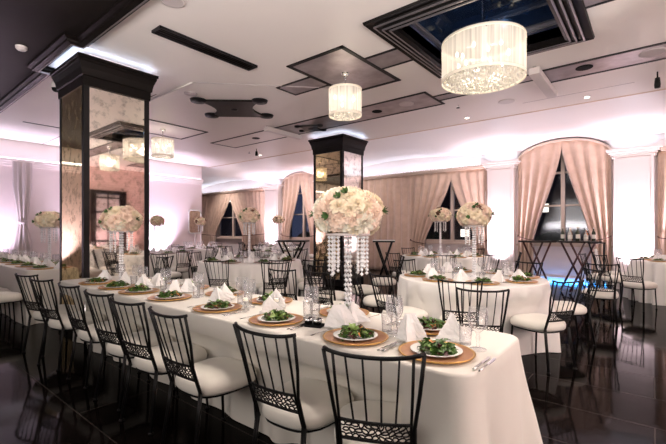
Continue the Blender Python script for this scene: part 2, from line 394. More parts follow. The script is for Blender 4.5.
for o, z in [(-0.04, H-0.078), (-0.10, H-0.073), (-0.17, H-0.053)]:
    mould_run(tr, rect, [(o, z), (o, z-0.006), (o-0.016, z-0.004), (o-0.016, z+0.01)], M['mould_silver'], True)
mould_run(tr, rect, [(0.0, H+0.16), (0.05, H+0.15), (0.05, H+0.19), (0.0, H+0.24)], M['mould_silver'], True)
mould_run(tr, rect, [(0.0, tz-0.12), (0.08, tz-0.08), (0.1, tz), (0.0, tz)], M['navy'], True)
struct('trim_5', tr)
# silver leaf inlays with black borders
def inlay(mb, x0, y0, x1, y1, m, w=0.045, sides='NSEW'):
    if m: mb.box((x0, y0, H-0.006), (x1, y1, H+0.01), m)
    z0, z1 = H-0.012, H+0.01
    if 'S' in sides: mb.box((x0, y0, z0), (x1, y0+w, z1), M['blackline'])
    if 'N' in sides: mb.box((x0, y1-w, z0), (x1, y1, z1), M['blackline'])
    if 'W' in sides: mb.box((x0, y0, z0), (x0+w, y1, z1), M['blackline'])
    if 'E' in sides: mb.box((x1-w, y0, z0), (x1, y1, z1), M['blackline'])
il = MB()
inlay(il, -4.10, 3.98, -3.08, 5.48, M['silverleaf'], 0.06)
inlay(il, -3.08, 4.47, -2.57, 4.94, M['silverleaf'], 0.035, 'NS')
inlay(il, -4.85, 4.47, -4.10, 4.94, M['silverleaf'], 0.035, 'NSW')
inlay(il, -0.57, 4.47, 2.6, 4.94, M['silverleaf'], 0.035, 'NS')
inlay(il, -6.85, 6.2, -3.02, 7.02, M['silverleaf'])
inlay(il, -3.02, 6.5, -1.36, 6.8, M['silverleaf'], 0.035, 'NS')
inlay(il, -1.36, 6.45, 3.4, 7.08, M['silverleaf'])
inlay(il, -9.3, 6.2, -6.85, 7.02, M['ceil'], 0.04)
inlay(il, -9.5, 3.98, -8.3, 5.48, M['ceil'], 0.05)
struct('trim_6', il)
# baseboards
bb = MB()
for k, a, b in BAYS: bb.box((a, 11.50, 0), (b, 11.56, 0.14), M['pil'])
struct('baseboard_back', bb)
struct('baseboard_left', MB().box((XL, YF, 0), (XL+0.03, 8.3, 0.14), M['pil']))
# windows
def window(n, x0, x1, z0, z1, mull=1, arch=False):
    fr = MB(); y0, y1 = 11.58, 11.68; w = 0.055
    fr.box((x0, y0, z0), (x1, y1, z0+0.08), M['frame']); fr.box((x0, y0, z0), (x0+w, y1, z1), M['frame']); fr.box((x1-w, y0, z0), (x1, y1, z1), M['frame'])
    if not arch: fr.box((x0, y0, z1-w), (x1, y1, z1), M['frame'])
    for i in range(mull):
        xc = x0+(x1-x0)*(i+1)/(mull+1); fr.box((xc-0.045, y0-0.02, z0), (xc+0.045, y1, z1+(0.35 if arch else 0)), M['frame'])
    fr.box((x0, y0, z0+(z1-z0)*0.45), (x1, y1, z0+(z1-z0)*0.45+0.045), M['frame'])
    if arch: fr.box((x0, y0, z1-0.35), (x1, y1, z1-0.30), M['frame'])
    fr.box((x0-0.05, 11.42, z0-0.05), (x1+0.05, 11.6, z0), M['frame'])
    o = struct('window_%d' % n, fr)
    g = MB().box((x0, 11.63, z0), (x1, 11.636, z1+(0.45 if arch else 0)), M['pane']); obj('glass_pane', g, o)
window(1, -16.7, -14.3, 0.98, 3.08)
window(2, -11.97, -9.87, 0.98, 3.15, 1, True)
window(3, -8.9, -7.9, 0.98, 3.08, 0)
window(4, -5.9, -3.62, 0.98, 3.08, 1)
window(5, -2.88, -0.77, 0.98, 3.15, 1, True)
window(6, 0.5, 3.4, 0.98, 3.08)
# door in the brick wall (seen in the column's mirror)
dm = MB(); w = 0.1
dm.box((XR-0.04, dy0-0.1, 0), (XR+0.06, dy0+0.02, dz+0.1), M['door']); dm.box((XR-0.04, dy1-0.02, 0), (XR+0.06, dy1+0.1, dz+0.1), M['door']); dm.box((XR-0.04, dy0-0.1, dz-0.02), (XR+0.06, dy1+0.1, dz+0.1), M['door'])
do = struct('door_1', dm)
lf = MB()
lf.box((XR+0.01, dy0+0.02, 0), (XR+0.05, dy0+0.14, dz-0.02), M['door']); lf.box((XR+0.01, dy1-0.14, 0), (XR+0.05, dy1-0.02, dz-0.02), M['door'])
for z in (0, 0.9, 1.45, 2.0, 2.55): lf.box((XR+0.012, dy0+0.1, z), (XR+0.052, dy1-0.1, z+(0.7 if z == 0 else 0.05)), M['door'])
lf.box((XR+0.012, (dy0+dy1)/2-0.02, 0.6), (XR+0.052, (dy0+dy1)/2+0.02, dz-0.05), M['door'])
obj('door_leaf', lf, do)
obj('door_glass', MB().box((XR+0.03, dy0+0.1, 0.6), (XR+0.034, dy1-0.1, dz-0.05), M['greygrille']), do)
obj('door_handle', MB().tube([(XR-0.03, dy0+0.1, 1.0), (XR-0.05, dy0+0.1, 1.05), (XR-0.05, dy0+0.1, 1.3), (XR-0.03, dy0+0.1, 1.35)], 0.012, M['steel']), do)

# ------------------------------------------------------------------ mirrored columns
def column(y0, label):
    x0, x1, y1 = -6.68, -5.76, y0+0.86
    t = thing('mirrored_column', label, 'column', ((x0+x1)/2, y0+0.43, 0), 0, None)
    cx, cy = t.location.x, t.location.y
    def B(mb, a, b, m): mb.box((a[0]-cx, a[1]-cy, a[2]), (b[0]-cx, b[1]-cy, b[2]), m)
    c = MB(); B(c, (x0+0.02, y0+0.02, 0), (x1-0.02, y1-0.02, 3.3), M['blackline']); obj('core', c, t)
    for sx in (x0, x1-0.07):
        for sy in (y0, y1-0.07):
            p = MB(); B(p, (sx, sy, 0), (sx+0.07, sy+0.07, 3.3), M['iron']); obj('corner_post', p, t)
    f = MB(); B(f, (x0+0.07, y0+0.005, 0.0), (x1-0.07, y0+0.03, 3.3), M['mirror_gold']); obj('mirror_panel', f, t)
    f = MB(); B(f, (x1-0.03, y0+0.07, 0.0), (x1-0.005, y1-0.07, 3.3), M['mirror']); obj('mirror_panel', f, t)
    f = MB(); B(f, (x0+0.005, y0+0.07, 0.0), (x0+0.03, y1-0.07, 3.3), M['mirror']); obj('mirror_panel', f, t)
    f = MB(); B(f, (x0+0.07, y1-0.03, 0.0), (x1-0.07, y1-0.005, 3.3), M['mirror']); obj('mirror_panel', f, t)
    b = MB(); B(b, (x0-0.01, y0-0.01, 0), (x1+0.01, y1+0.01, 0.16), M['iron']); obj('plinth', b, t)
    cp = MB(); rc = [(x0-cx, y0-cy), (x1-cx, y0-cy), (x1-cx, y1-cy), (x0-cx, y1-cy)]
    pr = [(0.02, 3.24), (-0.012, 3.24), (-0.016, 3.36), (-0.03, 3.37), (-0.035, 3.41), (-0.045, 3.46), (-0.07, 3.53), (-0.078, 3.54), (-0.078, 3.57), (-0.095, 3.575), (-0.095, 3.61), (0.02, 3.61)]
    mould_run(cp, rc, pr, M['mould'], True); cp.box((x0-cx, y0-cy, 3.56), (x1-cx, y1-cy, 3.61), M['mould'])
    cap_ = obj('capital', cp, t)
    l = MB(); mould_run(l, rc, [(-0.05, 3.611), (-0.05, 3.62), (-0.02, 3.62), (-0.02, 3.611)], M['led'], True); obj('led_strip', l, cap_)
    nk = MB(); B(nk, (x0+0.1, y0+0.1, 3.5), (x1-0.1, y1-0.1, H), M['ceil']); obj('neck', nk, t)
    return t
column(1.95, 'square mirrored column at the left of the room, nearest one, with a black flared capital')
column(7.44, 'square mirrored column behind the tall rose centrepiece, in the middle of the room')

# ------------------------------------------------------------------ curtains
def curtain(label, x0, x1, top, inner, xtie, ztie=1.15, amp=0.062, dens=4.2, group=None, y=11.36, bot=None, m=None, nv=26, yb=None):
    """x0 outer edge, x1 inner edge at the top; xtie inner edge at the tie; inner edge swings in between"""
    m = m or M['curtain']; t = thing('curtain_panel', label, 'curtain', ((x0+x1)/2, y, 0), 0, group); ox = (x0+x1)/2
    width = abs(x1-x0); n = max(3, int(width*dens)); nu = n*8+1; rnd = random.Random(int((x0+50)*100)); ph = [rnd.uniform(-.5, .5) for _ in range(n+2)]; am = [rnd.uniform(.7, 1.2) for _ in range(n+2)]
    bot = bot if bot is not None else xtie
    def edge(z):
        if inner is None: return x1
        zt = top(x1)
        if z > ztie:
            s = (zt-z)/(zt-ztie); s2 = s**1.25*(1-0.0*s); return x1+(xtie-x1)*(s2*0.75+0.25*(1-cos(pi*s))/2)
        s = min(1, (ztie-z)/0.5); return xtie+(bot-xtie)*sin(s*pi/2)
    def fn(u, v):
        xt = x0+(x1-x0)*u; zt = top(xt); z = zt*(1-v)+0.01
        e = edge(min(z, top(x1))); w = (e-x0)/(x1-x0)
        x = x0+(e-x0)*u; k = u*n; i = int(min(n, k)); a = amp*am[i]*(0.6+0.6*min(1.0, v*4))*(0.7+0.6*(1-w))
        yy = a*sin(2*pi*k+ph[i]*sin(pi*(k-i))) + 0.012*sin(5*v+7*u)
        return (x-ox, yy, z)
    mb = MB(); mb.grid(nu, nv, fn, m); o = obj('drape', mb, t)
    so = o.modifiers.new('thick', 'SOLIDIFY'); so.thickness = 0.006
    if inner is not None:
        xm = min(x0, xtie)-ox; xM = max(x0, xtie)-ox
        s = 1 if x1 > x0 else -1
        obj('tie_back', MB().tube([(x0-ox, 0.0, ztie+0.06), (x0-ox+s*0.02, -amp*1.9, ztie+0.03), ((x0+xtie)/2-ox, -amp*2.6, ztie-0.03), (xtie-ox, -amp*1.9, ztie-0.06), (xtie-ox+s*0.01, 0.02, ztie-0.06)], 0.014, M['tie']), t)
    return t
flat = lambda x: 3.09
def archt(c, w): return lambda x: CO-0.05+0.43*sqrt(max(0, 1-((x-c)/w)**2))
A1 = archt(-10.92, 1.04); A2 = archt(-1.825, 1.045)
curtain('left drape of the far-left window, pulled back beside the alcove wall', -18.2, -15.35, flat, 1, -16.6)
curtain('right drape of the far-left window, gathered wide next to the first white pilaster', -12.9, -15.55, flat, 1, -14.5)
curtain('left swept drape of the arched window just left of the middle column', -11.93, -10.86, A1, 1, -11.5)
curtain('right swept drape of the arched window half hidden by the middle column', -9.90, -10.98, A1, 1, -10.35)
curtain('long closed beige curtain right of the middle column, hanging in straight folds', -9.05, -6.0, flat, None, 0)
curtain('beige drape swept left beside the white pilaster window, behind the small rose centrepiece', -6.02, -4.66, flat, 1, -5.55, 1.0)
curtain('beige drape swept right against the left side of the tall white pilaster behind the tables', -3.66, -4.78, flat, 1, -3.95, 1.0)
curtain('left swept drape of the arched window behind the bottle table', -2.84, -1.80, A2, 1, -2.45, 1.15)
curtain('right swept drape of the arched window behind the bottle table', -0.80, -1.85, A2, 1, -1.2, 1.15)
curtain('beige drape at the right edge of the photo beside the white pilaster', 0.05, 1.4, flat, 1, 0.7)
# sheer drape tied on the left wall
def sheer():
    t = thing('wall_drape', 'pale sheer drape gathered and tied at mid height on the left wall', 'drape', (XL+0.14, 2.92, 0))
    mb = MB()
    def fn(u, v):
        z = 3.12*(1-v)+0.01; zz = abs(z-1.55); w = 0.085+0.09*min(1, zz/0.9)**1.2+(0.05 if z < 1.5 else 0)*min(1, (1.5-z)/1.0 if z < 1.5 else 0)
        a = 2*pi*u; r = 1+0.22*sin(9*a)
        return (0.09*cos(a)*r*0.8, w*sin(a)*r, z)
    mb.grid(72, 22, fn, M['sheer'], True, True); obj('drape', mb, t)
    obj('tie_back', MB().lathe([(0.085, 1.5), (0.1, 1.53), (0.1, 1.57), (0.085, 1.6)], M['sheer'], 16), t)
sheer()

# ------------------------------------------------------------------ chair
def build_chair():
    me = {}
    iron = M['iron']
    # seat cushion : puffy rounded square, narrower at the back
    mb = MB(); n = 32; prof = [(0.0, 0.482), (0.35, 0.480), (0.65, 0.473), (0.85, 0.460), (0.96, 0.441), (1.0, 0.414), (0.985, 0.385), (0.93, 0.37), (0.6, 0.365), (0.0, 0.365)]
    def sq(a):
        c, s = cos(a), sin(a); k = (abs(c)**3.2+abs(s)**3.2)**(-1/3.2); return k
    def fs_(u, v):
        r, z = prof[round(v*(len(prof)-1))]; a = 2*pi*u; k = sq(a); x = 0.222*k*cos(a)*r; y = 0.225*k*sin(a)*r
        x *= 1.0 + 0.10*(y/0.215)
        return (x, y+0.02, z)
    mb.grid(n, len(prof), fs_, M['seat'], True, True); me['seat'] = mb.mesh('seat')
    mb = MB(); pts = []
    for i in range(25):
        a = 2*pi*i/24; k = sq(a); x = 0.194*k*cos(a); y = 0.202*k*sin(a); x *= 1+0.1*(y/0.215); pts.append((x, y+0.02, 0.365))
    mb.tube(pts, 0.011, iron, 6); me['seat_frame'] = mb.mesh('seat_frame')
    # back geometry: rail curve
    def railp(x, z):
        t = x/0.195; lean = (z-0.45)*0.26
        yb = -0.205 - lean - 0.035*(1-min(1, abs(t))**2.0)*min(1, max(0, (z-0.40)/0.2))
        return yb
    mb = MB(); pts = []
    for i in range(21):
        t = -1+2*i/20; x = 0.198*t; z = 0.878-0.016*(1-abs(t)**3)+0.006*cos(3*pi*t/2)*0
        pts.append((x, railp(x, 0.87)+(0.01 if abs(t) > .95 else 0), z))
    mb.tube(pts, 0.0088, iron, 8); me['top_rail'] = mb.mesh('top_rail')
    def stile(s):
        mb = MB()
        for x0, xm, r in ((0.197, 0.160, 0.0082), (0.158, 0.146, 0.0062)):
            mb.tube([(s*x0, railp(x0, 0.878), 0.876), (s*(x0*0.52+xm*0.48), railp(x0, 0.7), 0.7), (s*xm, railp(xm, 0.56), 0.56), (s*xm, railp(xm, 0.42), 0.42), (s*xm, railp(xm, 0.38), 0.38)], r, iron, 6)
        return mb
    me['stile_l'] = stile(-1).mesh('stile'); me['stile_r'] = stile(1).mesh('stile')
    for i, x in enumerate((-0.105, -0.036, 0.036, 0.105)):
        mb = MB(); mb.tube([(x, railp(x, 0.872), 0.864), (x*0.9, railp(x, 0.7), 0.7), (x*0.8, railp(x, 0.56), 0.56)], 0.0045, iron, 5); me['sp%d' % i] = mb.mesh('spindle')
    # filigree panel: frame and scrolling leaves
    mb = MB(); zl, zh = 0.480, 0.574; xx = 0.148
    def P(x, z, o=0): return (x, railp(x, z)+o, z)
    for z in (zl, zh): mb.tube([P(-xx+2*xx*i/12, z) for i in range(13)], 0.0062, iron, 6)
    rnd = random.Random(3)
    for c in range(11):
        for r_ in range(3):
            cx = -xx+0.013+c*0.0272+(0.0136 if r_ == 1 else 0); cz = zl+0.018+r_*0.029; ang = rnd.choice((0.6, -0.6, 1.4, 0.1))+rnd.uniform(-.3, .3)
            if cx > xx-0.006: continue
            a = rnd.uniform(0.0135, 0.017); b = rnd.uniform(0.0085, 0.0115); pts = []
            for i in range(9):
                t = 2*pi*i/8; u_ = a*cos(t); v_ = b*sin(t)*(1+0.3*cos(t)); pts.append(P(cx+u_*cos(ang)-v_*sin(ang), min(zh, max(zl, cz+u_*sin(ang)+v_*cos(ang)))))
            mb.tube(pts, 0.0036, iron, 4)
    me['filigree_panel'] = mb.mesh('filigree_panel')
    def leg(s, rear):
        mb = MB()
        if rear:
            for xm, r in ((0.160, 0.0095), (0.146, 0.0075)):
                mb.tube([(s*xm, railp(xm, 0.40), 0.40), (s*(xm+0.004), -0.21, 0.25), (s*(xm+0.02), -0.245, 0.012)], [r, r, r*0.9], iron, 6)
            mb.lathe([(0.018, 0), (0.018, 0.01), (0.011, 0.016)], iron, 8, Matrix.Translation((s*0.173, -0.245, 0)), cap=True)
        else:
            mb.tube([(s*0.17, 0.19, 0.37), (s*0.172, 0.20, 0.25), (s*0.18, 0.215, 0.012)], [0.0105, 0.010, 0.0095], iron, 6)
            mb.lathe([(0.016, 0), (0.016, 0.01), (0.011, 0.016)], iron, 8, Matrix.Translation((s*0.18, 0.215, 0)), cap=True)
        return mb.mesh('leg')
    me['legs'] = [leg(-1, 1), leg(1, 1), leg(-1, 0), leg(1, 0)]
    return me
CM = build_chair()
CHAIRS = []
def chair(x, y, rz, label, group=None, z=0):
    CHAIRS.append((x, y, rz))
    if group is None: group = 'iron chairs at the '+(label.split(' of the ')[-1] if ' of the ' in label else 'foreground table' if 'foreground table' in label else 'other tables')
    t = thing('banquet_chair', label, 'chair', (x, y, z), rz, group)
    s = obj('seat', CM['seat'], t); s['label'] = 'plump ivory cushion'
    obj('seat_frame', CM['seat_frame'], t); obj('top_rail', CM['top_rail'], t)
    obj('stile', CM['stile_l'], t); obj('stile', CM['stile_r'], t)
    for i in range(4): obj('spindle', CM['sp%d' % i], t)
    obj('filigree_panel', CM['filigree_panel'], t)
    for l in CM['legs']: obj('leg', l, t)
    return t
def face(x, y, tx, ty): return atan2(ty-y, tx-x)-pi/2   # +Y of the chair points at the target

# ------------------------------------------------------------------ table cloths
def smooth01(t): t = max(0.0, min(1.0, t)); return t*t*(3-2*t)
def push_cloths():
    """a chair pushed in at a table presses the hanging cloth inwards"""
    for o, cxy in CLOTHS:
        near = [c for c in CHAIRS if abs(c[0]-o.location.x) < cxy[0]+0.7 and abs(c[1]-o.location.y) < cxy[1]+0.7]
        for v in o.data.vertices:
            if v.co.z > 0.62 or v.co.z < 0: continue
            X, Y = o.location.x+v.co.x, o.location.y+v.co.y; wz = smooth01((0.64-v.co.z)/0.12)
            for cx_, cy_, rz in near:
                dx, dy = X-cx_, Y-cy_; lx = dx*cos(rz)+dy*sin(rz); ly = -dx*sin(rz)+dy*cos(rz)
                if abs(lx) < 0.52 and -0.1 < ly < 0.25:
                    wx = smooth01((0.52-abs(lx))/0.28); d = (0.25-ly)*wx*wz
                    X += -sin(rz)*d; Y += cos(rz)*d
            v.co.x = X-o.location.x; v.co.y = Y-o.location.y
CLOTHS = []
def rect_cloth(name, label, x0, y0, x1, y1, h=0.765, rc=0.09, flare=0.07, m=None, group=None, seed=1):
    cx, cy = (x0+x1)/2, (y0+y1)/2; hx, hy = (x1-x0)/2, (y1-y0)/2; rnd = random.Random(seed)
    P = []; N = []
    def side(ax, ay, bx, by, nx_, ny_):
        L_ = sqrt((bx-ax)**2+(by-ay)**2); k = max(4, int(L_/0.03))
        for i in range(k): t = i/k; P.append((ax+(bx-ax)*t, ay+(by-ay)*t)); N.append((nx_, ny_, 0))
    def corner(px, py, a0):
        for i in range(10):
            a = a0+pi/2*i/10; P.append((px+rc*cos(a), py+rc*sin(a))); N.append((cos(a), sin(a), sin(pi*i/9 if i < 10 else 0)))
    side(-hx+rc, -hy, hx-rc, -hy, 0, -1); corner(hx-rc, -hy+rc, -pi/2); side(hx, -hy+rc, hx, hy-rc, 1, 0); corner(hx-rc, hy-rc, 0)
    side(hx-rc, hy, -hx+rc, hy, 0, 1); corner(-hx+rc, hy-rc, pi/2); side(-hx, hy-rc, -hx, -hy+rc, -1, 0); corner(-hx+rc, -hy+rc, pi)
    n = len(P); s = [0]
    for i in range(1, n): s.append(s[-1]+sqrt((P[i][0]-P[i-1][0])**2+(P[i][1]-P[i-1][1])**2))
    K = s[-1]; ph = rnd.uniform(0, 6)
    rows = [(h, -0.02, 0, 0), (h, 0, 0, 0), (h-0.004, 0.008, 0, 0.02), (h-0.014, 0.013, 0, 0.05)] + [(h-0.014-(h-0.02)*t, 0.013, t, 0.05+0.95*t) for t in [0.07, 0.15, 0.25, 0.35, 0.45, 0.55, 0.65, 0.75, 0.85, 0.93, 1.0]]
    vs = []
    for z, o, t, w in rows:
        for i in range(n):
            q = s[i]; wave = 0.016*sin(q*9.5+ph)+0.011*sin(q*17+1.3+ph)+0.006*sin(q*29+2*t)
            off = o + t*flare + w*wave*min(1, t*2.0)*2.5 + N[i][2]*0.07*t**1.1
            vs.append((P[i][0]+N[i][0]*off, P[i][1]+N[i][1]*off, max(0.004, z)))
    fs = [((j+1)*n+i, (j+1)*n+(i+1) % n, j*n+(i+1) % n, j*n+i) for j in range(len(rows)-1) for i in range(n)]
    fs.append(tuple(range(n)))
    mb = MB().add(vs, fs, m or M['cloth'], True)
    # top flat-shaded
    mb.sm[-1] = False
    o = obj('tablecloth', mb, None, (cx, cy, 0)); CLOTHS.append((o, (hx, hy))); return tag(o, label, 'tablecloth', group)
def round_cloth(label, x, y, r=0.91, h=0.765, flare=0.06, m=None, group=None, seed=1, folds=21):
    rnd = random.Random(seed); n = folds*10; ph = rnd.uniform(0, 6)
    rows = [(h, -0.02, 0), (h, 0, 0), (h-0.004, 0.008, 0), (h-0.014, 0.013, 0)] + [(h-0.014-(h-0.02)*t, 0.013, t) for t in [0.06, 0.14, 0.25, 0.38, 0.5, 0.65, 0.8, 0.92, 1.0]]
    vs = []
    for z, o, t in rows:
        for i in range(n):
            a = 2*pi*i/n; wv = sin(folds*a+ph+0.9*sin(3*a))+0.35*sin((folds*2+1)*a)
            rr = r+o+flare*t*0.9+0.056*min(1, t*1.6)*wv; vs.append((rr*cos(a), rr*sin(a), max(0.004, z)))
    fs = [((j+1)*n+i, (j+1)*n+(i+1) % n, j*n+(i+1) % n, j*n+i) for j in range(len(rows)-1) for i in range(n)]; fs.append(tuple(range(n)))
    mb = MB().add(vs, fs, m or M['cloth2'], True); mb.sm[-1] = False
    o = obj('tablecloth', mb, None, (x, y, 0)); CLOTHS.append((o, (r, r))); return tag(o, label, 'tablecloth', group)

# ------------------------------------------------------------------ tableware meshes
def lathe_me(name, prof, m, n=28): return MB().lathe(prof, m, n).mesh(name)
def charger_me(mm):
    mb = MB(); mb.lathe([(0.0, 0.004), (0.10, 0.004), (0.115, 0.009), (0.165, 0.014)], mm, 40); mb.lathe([(0.165, 0.014), (0.172, 0.017), (0.178, 0.015), (0.172, 0.008), (0.12, 0.0), (0, 0)], M['charger_rim'] if mm is M['charger'] else mm, 40); return mb.mesh('charger_plate')
ME = {}
ME['charger'] = charger_me(M['charger']); ME['charger_dark'] = charger_me(M['charger_dark'])
ME['plate'] = lathe_me('salad_plate', [(0, 0.006), (0.06, 0.006), (0.08, 0.010), (0.118, 0.017), (0.121, 0.016), (0.115, 0.012), (0.07, 0.001), (0.0, 0.0)], M['porcelain'], 32)
ME['bread'] = lathe_me('bread_plate', [(0, 0.004), (0.05, 0.005), (0.085, 0.014), (0.087, 0.012), (0.05, 0.0), (0, 0)], M['porcelain'], 24)
ME['goblet'] = lathe_me('water_goblet', [(0.0, 0.004), (0.034, 0.003), (0.036, 0.0), (0.034, 0.003), (0.008, 0.010), (0.0055, 0.03), (0.009, 0.05), (0.0055, 0.062), (0.010, 0.072), (0.030, 0.088), (0.040, 0.11), (0.041, 0.135), (0.036, 0.175), (0.0345, 0.175), (0.0395, 0.135), (0.0385, 0.11), (0.028, 0.091), (0, 0.08)], M['glass'], 18)
ME['tumbler'] = lathe_me('tumbler', [(0, 0.0), (0.028, 0), (0.034, 0.10), (0.0325, 0.10), (0.027, 0.008), (0, 0.008)], M['glass'], 16)
def flute():
    return lathe_me('champagne_flute', [(0, 0.003), (0.03, 0.002), (0.005, 0.01), (0.004, 0.08), (0.014, 0.10), (0.024, 0.14), (0.026, 0.18), (0.022, 0.23), (0.021, 0.23), (0.024, 0.18), (0.013, 0.105), (0, 0.095)], M['glass'], 14)
ME['flute'] = flute()
def napkin(seed):
    rnd = random.Random(seed); mb = MB(); k = rnd.choice([4, 5]); hh = rnd.uniform(0.115, 0.145); n = 2*k; L_ = rnd.uniform(0.02, 0.045); ta = rnd.uniform(0, pi)
    ang = [2*pi*i/n+rnd.uniform(-.18, .18) for i in range(n)]; rad = [(rnd.uniform(0.075, 0.115) if i % 2 == 0 else rnd.uniform(0.030, 0.048)) for i in range(n)]
    sub = 3; N = n*sub; lv = 9; tip = (rnd.uniform(-.02, .02), rnd.uniform(-.02, .02)); jit = [[rnd.uniform(-.004, .004) for _ in range(N)] for _ in range(lv+1)]
    def fn(u, v):
        i = int(round(u*N)) % N; q = i//sub; f = (i % sub)/sub; j = int(round(v*lv)); t = v**1.15
        ax, ay = rad[q]*cos(ang[q]), rad[q]*sin(ang[q]); bx, by = rad[(q+1) % n]*cos(ang[(q+1) % n]), rad[(q+1) % n]*sin(ang[(q+1) % n])
        bxp, byp = ax+(bx-ax)*f, ay+(by-ay)*f; sgn = cos(ang[q]+(f*2*pi/n)-ta)
        tx, ty = tip[0]+L_*sgn*cos(ta), tip[1]+L_*sgn*sin(ta)
        w = t+0.10*sin(pi*t)
        return (tx*(1-t)+bxp*w+jit[j][i]*v, ty*(1-t)+byp*w+jit[j][(i*7) % N]*v, max(0.0005, hh*(1-v)+(0.012*jit[j][i]/0.004)*v*(1-v)))
    mb.grid(N, lv+1, fn, M['napkin'], False, True); return mb.mesh('folded_napkin')
ME['napkin'] = [napkin(i) for i in range(5)]
def salad(seed, n=90):
    rnd = random.Random(seed); mb = MB()
    for i in range(n):
        a = rnd.uniform(0, 2*pi); r = 0.086*sqrt(rnd.random()); z = 0.006+0.036*(1-(r/0.09)**2)*rnd.uniform(0.3, 1.2)
        L_ = rnd.uniform(0.035, 0.062); W = L_*rnd.uniform(0.35, 0.62)
        T = Matrix.Translation((r*cos(a), r*sin(a), z)) @ Matrix.Rotation(a+rnd.uniform(-1.2, 1.2), 4, 'Z') @ Matrix.Rotation(rnd.uniform(-0.75, 0.35), 4, 'Y') @ Matrix.Rotation(rnd.uniform(-.7, .7), 4, 'X')
        cu = rnd.uniform(0.3, 1.0); ph = rnd.uniform(0, 6)
        def fn(u, v): 
            w = W*sin(pi*min(0.97, max(0.06, v)))**0.6*(1+0.22*sin(17*v+ph)); x = (u-0.5)*w; return ((v-0.4)*L_, x, cu*(abs(u-0.5)*0.7*w)-0.4*L_*(v-0.5)**2*2+0.003*sin(20*v+ph))
        m = M['leaf'] if (q := rnd.random()) < 0.62 else M['leaf_light'] if q < 0.80 else M['leaf_red'] if q < 0.93 else M['carrot']
        if m is M['carrot']: W *= 0.35
        mb.grid(3, 6, fn, m, True, False, T)
    return mb.mesh('green_salad')
ME['salad'] = [salad(i) for i in range(4)]; ME['salad_far'] = [salad(20+i, 45) for i in range(3)]
def fork():
    mb = MB(); mb.tube([(0, -0.09, 0.004), (0, -0.02, 0.006), (0, 0.04, 0.005)], [0.005, 0.003, 0.003], M['steel'], 6, ry=0.0016); mb.box((-0.011, 0.04, 0.004), (0.011, 0.055, 0.006), M['steel'])
    for i in range(4): mb.box((-0.011+i*0.0065, 0.055, 0.004), (-0.0085+i*0.0065, 0.095, 0.006), M['steel'])
    return mb.mesh('fork')
def knife():
    mb = MB(); mb.tube([(0, -0.105, 0.004), (0, -0.06, 0.005), (0, 0.0, 0.005)], [0.006, 0.005, 0.004], M['steel'], 6, ry=0.003)
    mb.prism([(-0.006, 0), (0.007, 0), (0.008, 0.08), (0.003, 0.11), (-0.005, 0.10)], 0.003, 0.0055, M['steel']); return mb.mesh('knife')
ME['fork'] = fork(); ME['knife'] = knife()
def votive():
    mb = MB(); mb.lathe([(0, 0), (0.028, 0), (0.006, 0.006), (0.006, 0.05), (0.022, 0.06), (0.027, 0.09), (0.0255, 0.09), (0.02, 0.064), (0, 0.06)], M['glass'], 14); return mb.mesh('votive_glass')
ME['votive'] = votive(); ME['wax'] = lathe_me('candle', [(0, 0.062), (0.018, 0.064), (0.0225, 0.084), (0.0, 0.086)], M['candle'], 12)

TZ = 0.767
def put(name, me, x, y, z, rz, label, cat, group=None, s=1.0):
    if group is None and ' of the ' in label: group = cat+' pieces set on the '+label.split(' of the ')[-1]
    o = obj(name, me, None, (x, y, z), rz, (s, s, s) if s != 1 else None); return tag(o, label, cat, group)
def setting(x, y, ang, where, full=2, i=0, dark=False):
    """ang: direction from the diner to the table middle; full 2 = everything, 1 = medium, 0 = far"""
    fx, fy = cos(ang), sin(ang); rx, ry = sin(ang), -cos(ang); rz = ang-pi/2
    def at(r, f): return x+rx*r+fx*f, y+ry*r+fy*f
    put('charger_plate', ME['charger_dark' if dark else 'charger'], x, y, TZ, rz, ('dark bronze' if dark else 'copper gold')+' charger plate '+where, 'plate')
    put('salad_plate', ME['plate'], x, y, TZ+0.0075, rz, 'white salad plate '+where, 'plate')
    s_ = put('green_salad', ME['salad'][i % 4] if full else ME['salad_far'][i % 3], x, y, TZ+0.0155, i*1.3, 'leafy green salad '+where, 'salad', None, 1.0); s_['kind'] = 'stuff'
    nx_, ny_ = at(-0.20 if full else -0.1, 0.14 if full else 0.2)
    if full: put('bread_plate', ME['bread'], nx_, ny_, TZ, rz, 'white bread plate '+where, 'plate')
    put('folded_napkin', ME['napkin'][i % 5], nx_, ny_, TZ+(0.006 if full else 0.001), rz+i*0.9, 'white peaked napkin '+where, 'napkin')
    gx, gy = at(0.13, 0.19); put('water_goblet', ME['goblet'], gx, gy, TZ, 0, 'clear stemmed goblet '+where, 'glass', None, 1.18)
    if full:
        gx, gy = at(0.05, 0.24 if full == 2 else 0.26); put('tumbler', ME['tumbler'], gx, gy, TZ, 0, 'small clear tumbler '+where, 'glass')
    if full == 2:
        for q, nm in enumerate(('knife', 'knife', 'fork')):
            gx, gy = at((0.215, 0.24, -0.215)[q], -0.01 if q < 2 else -0.03); put(nm, ME[nm], gx, gy, TZ, rz, ('inner silver knife ', 'outer silver knife ', 'silver fork ')[q]+where, 'cutlery')

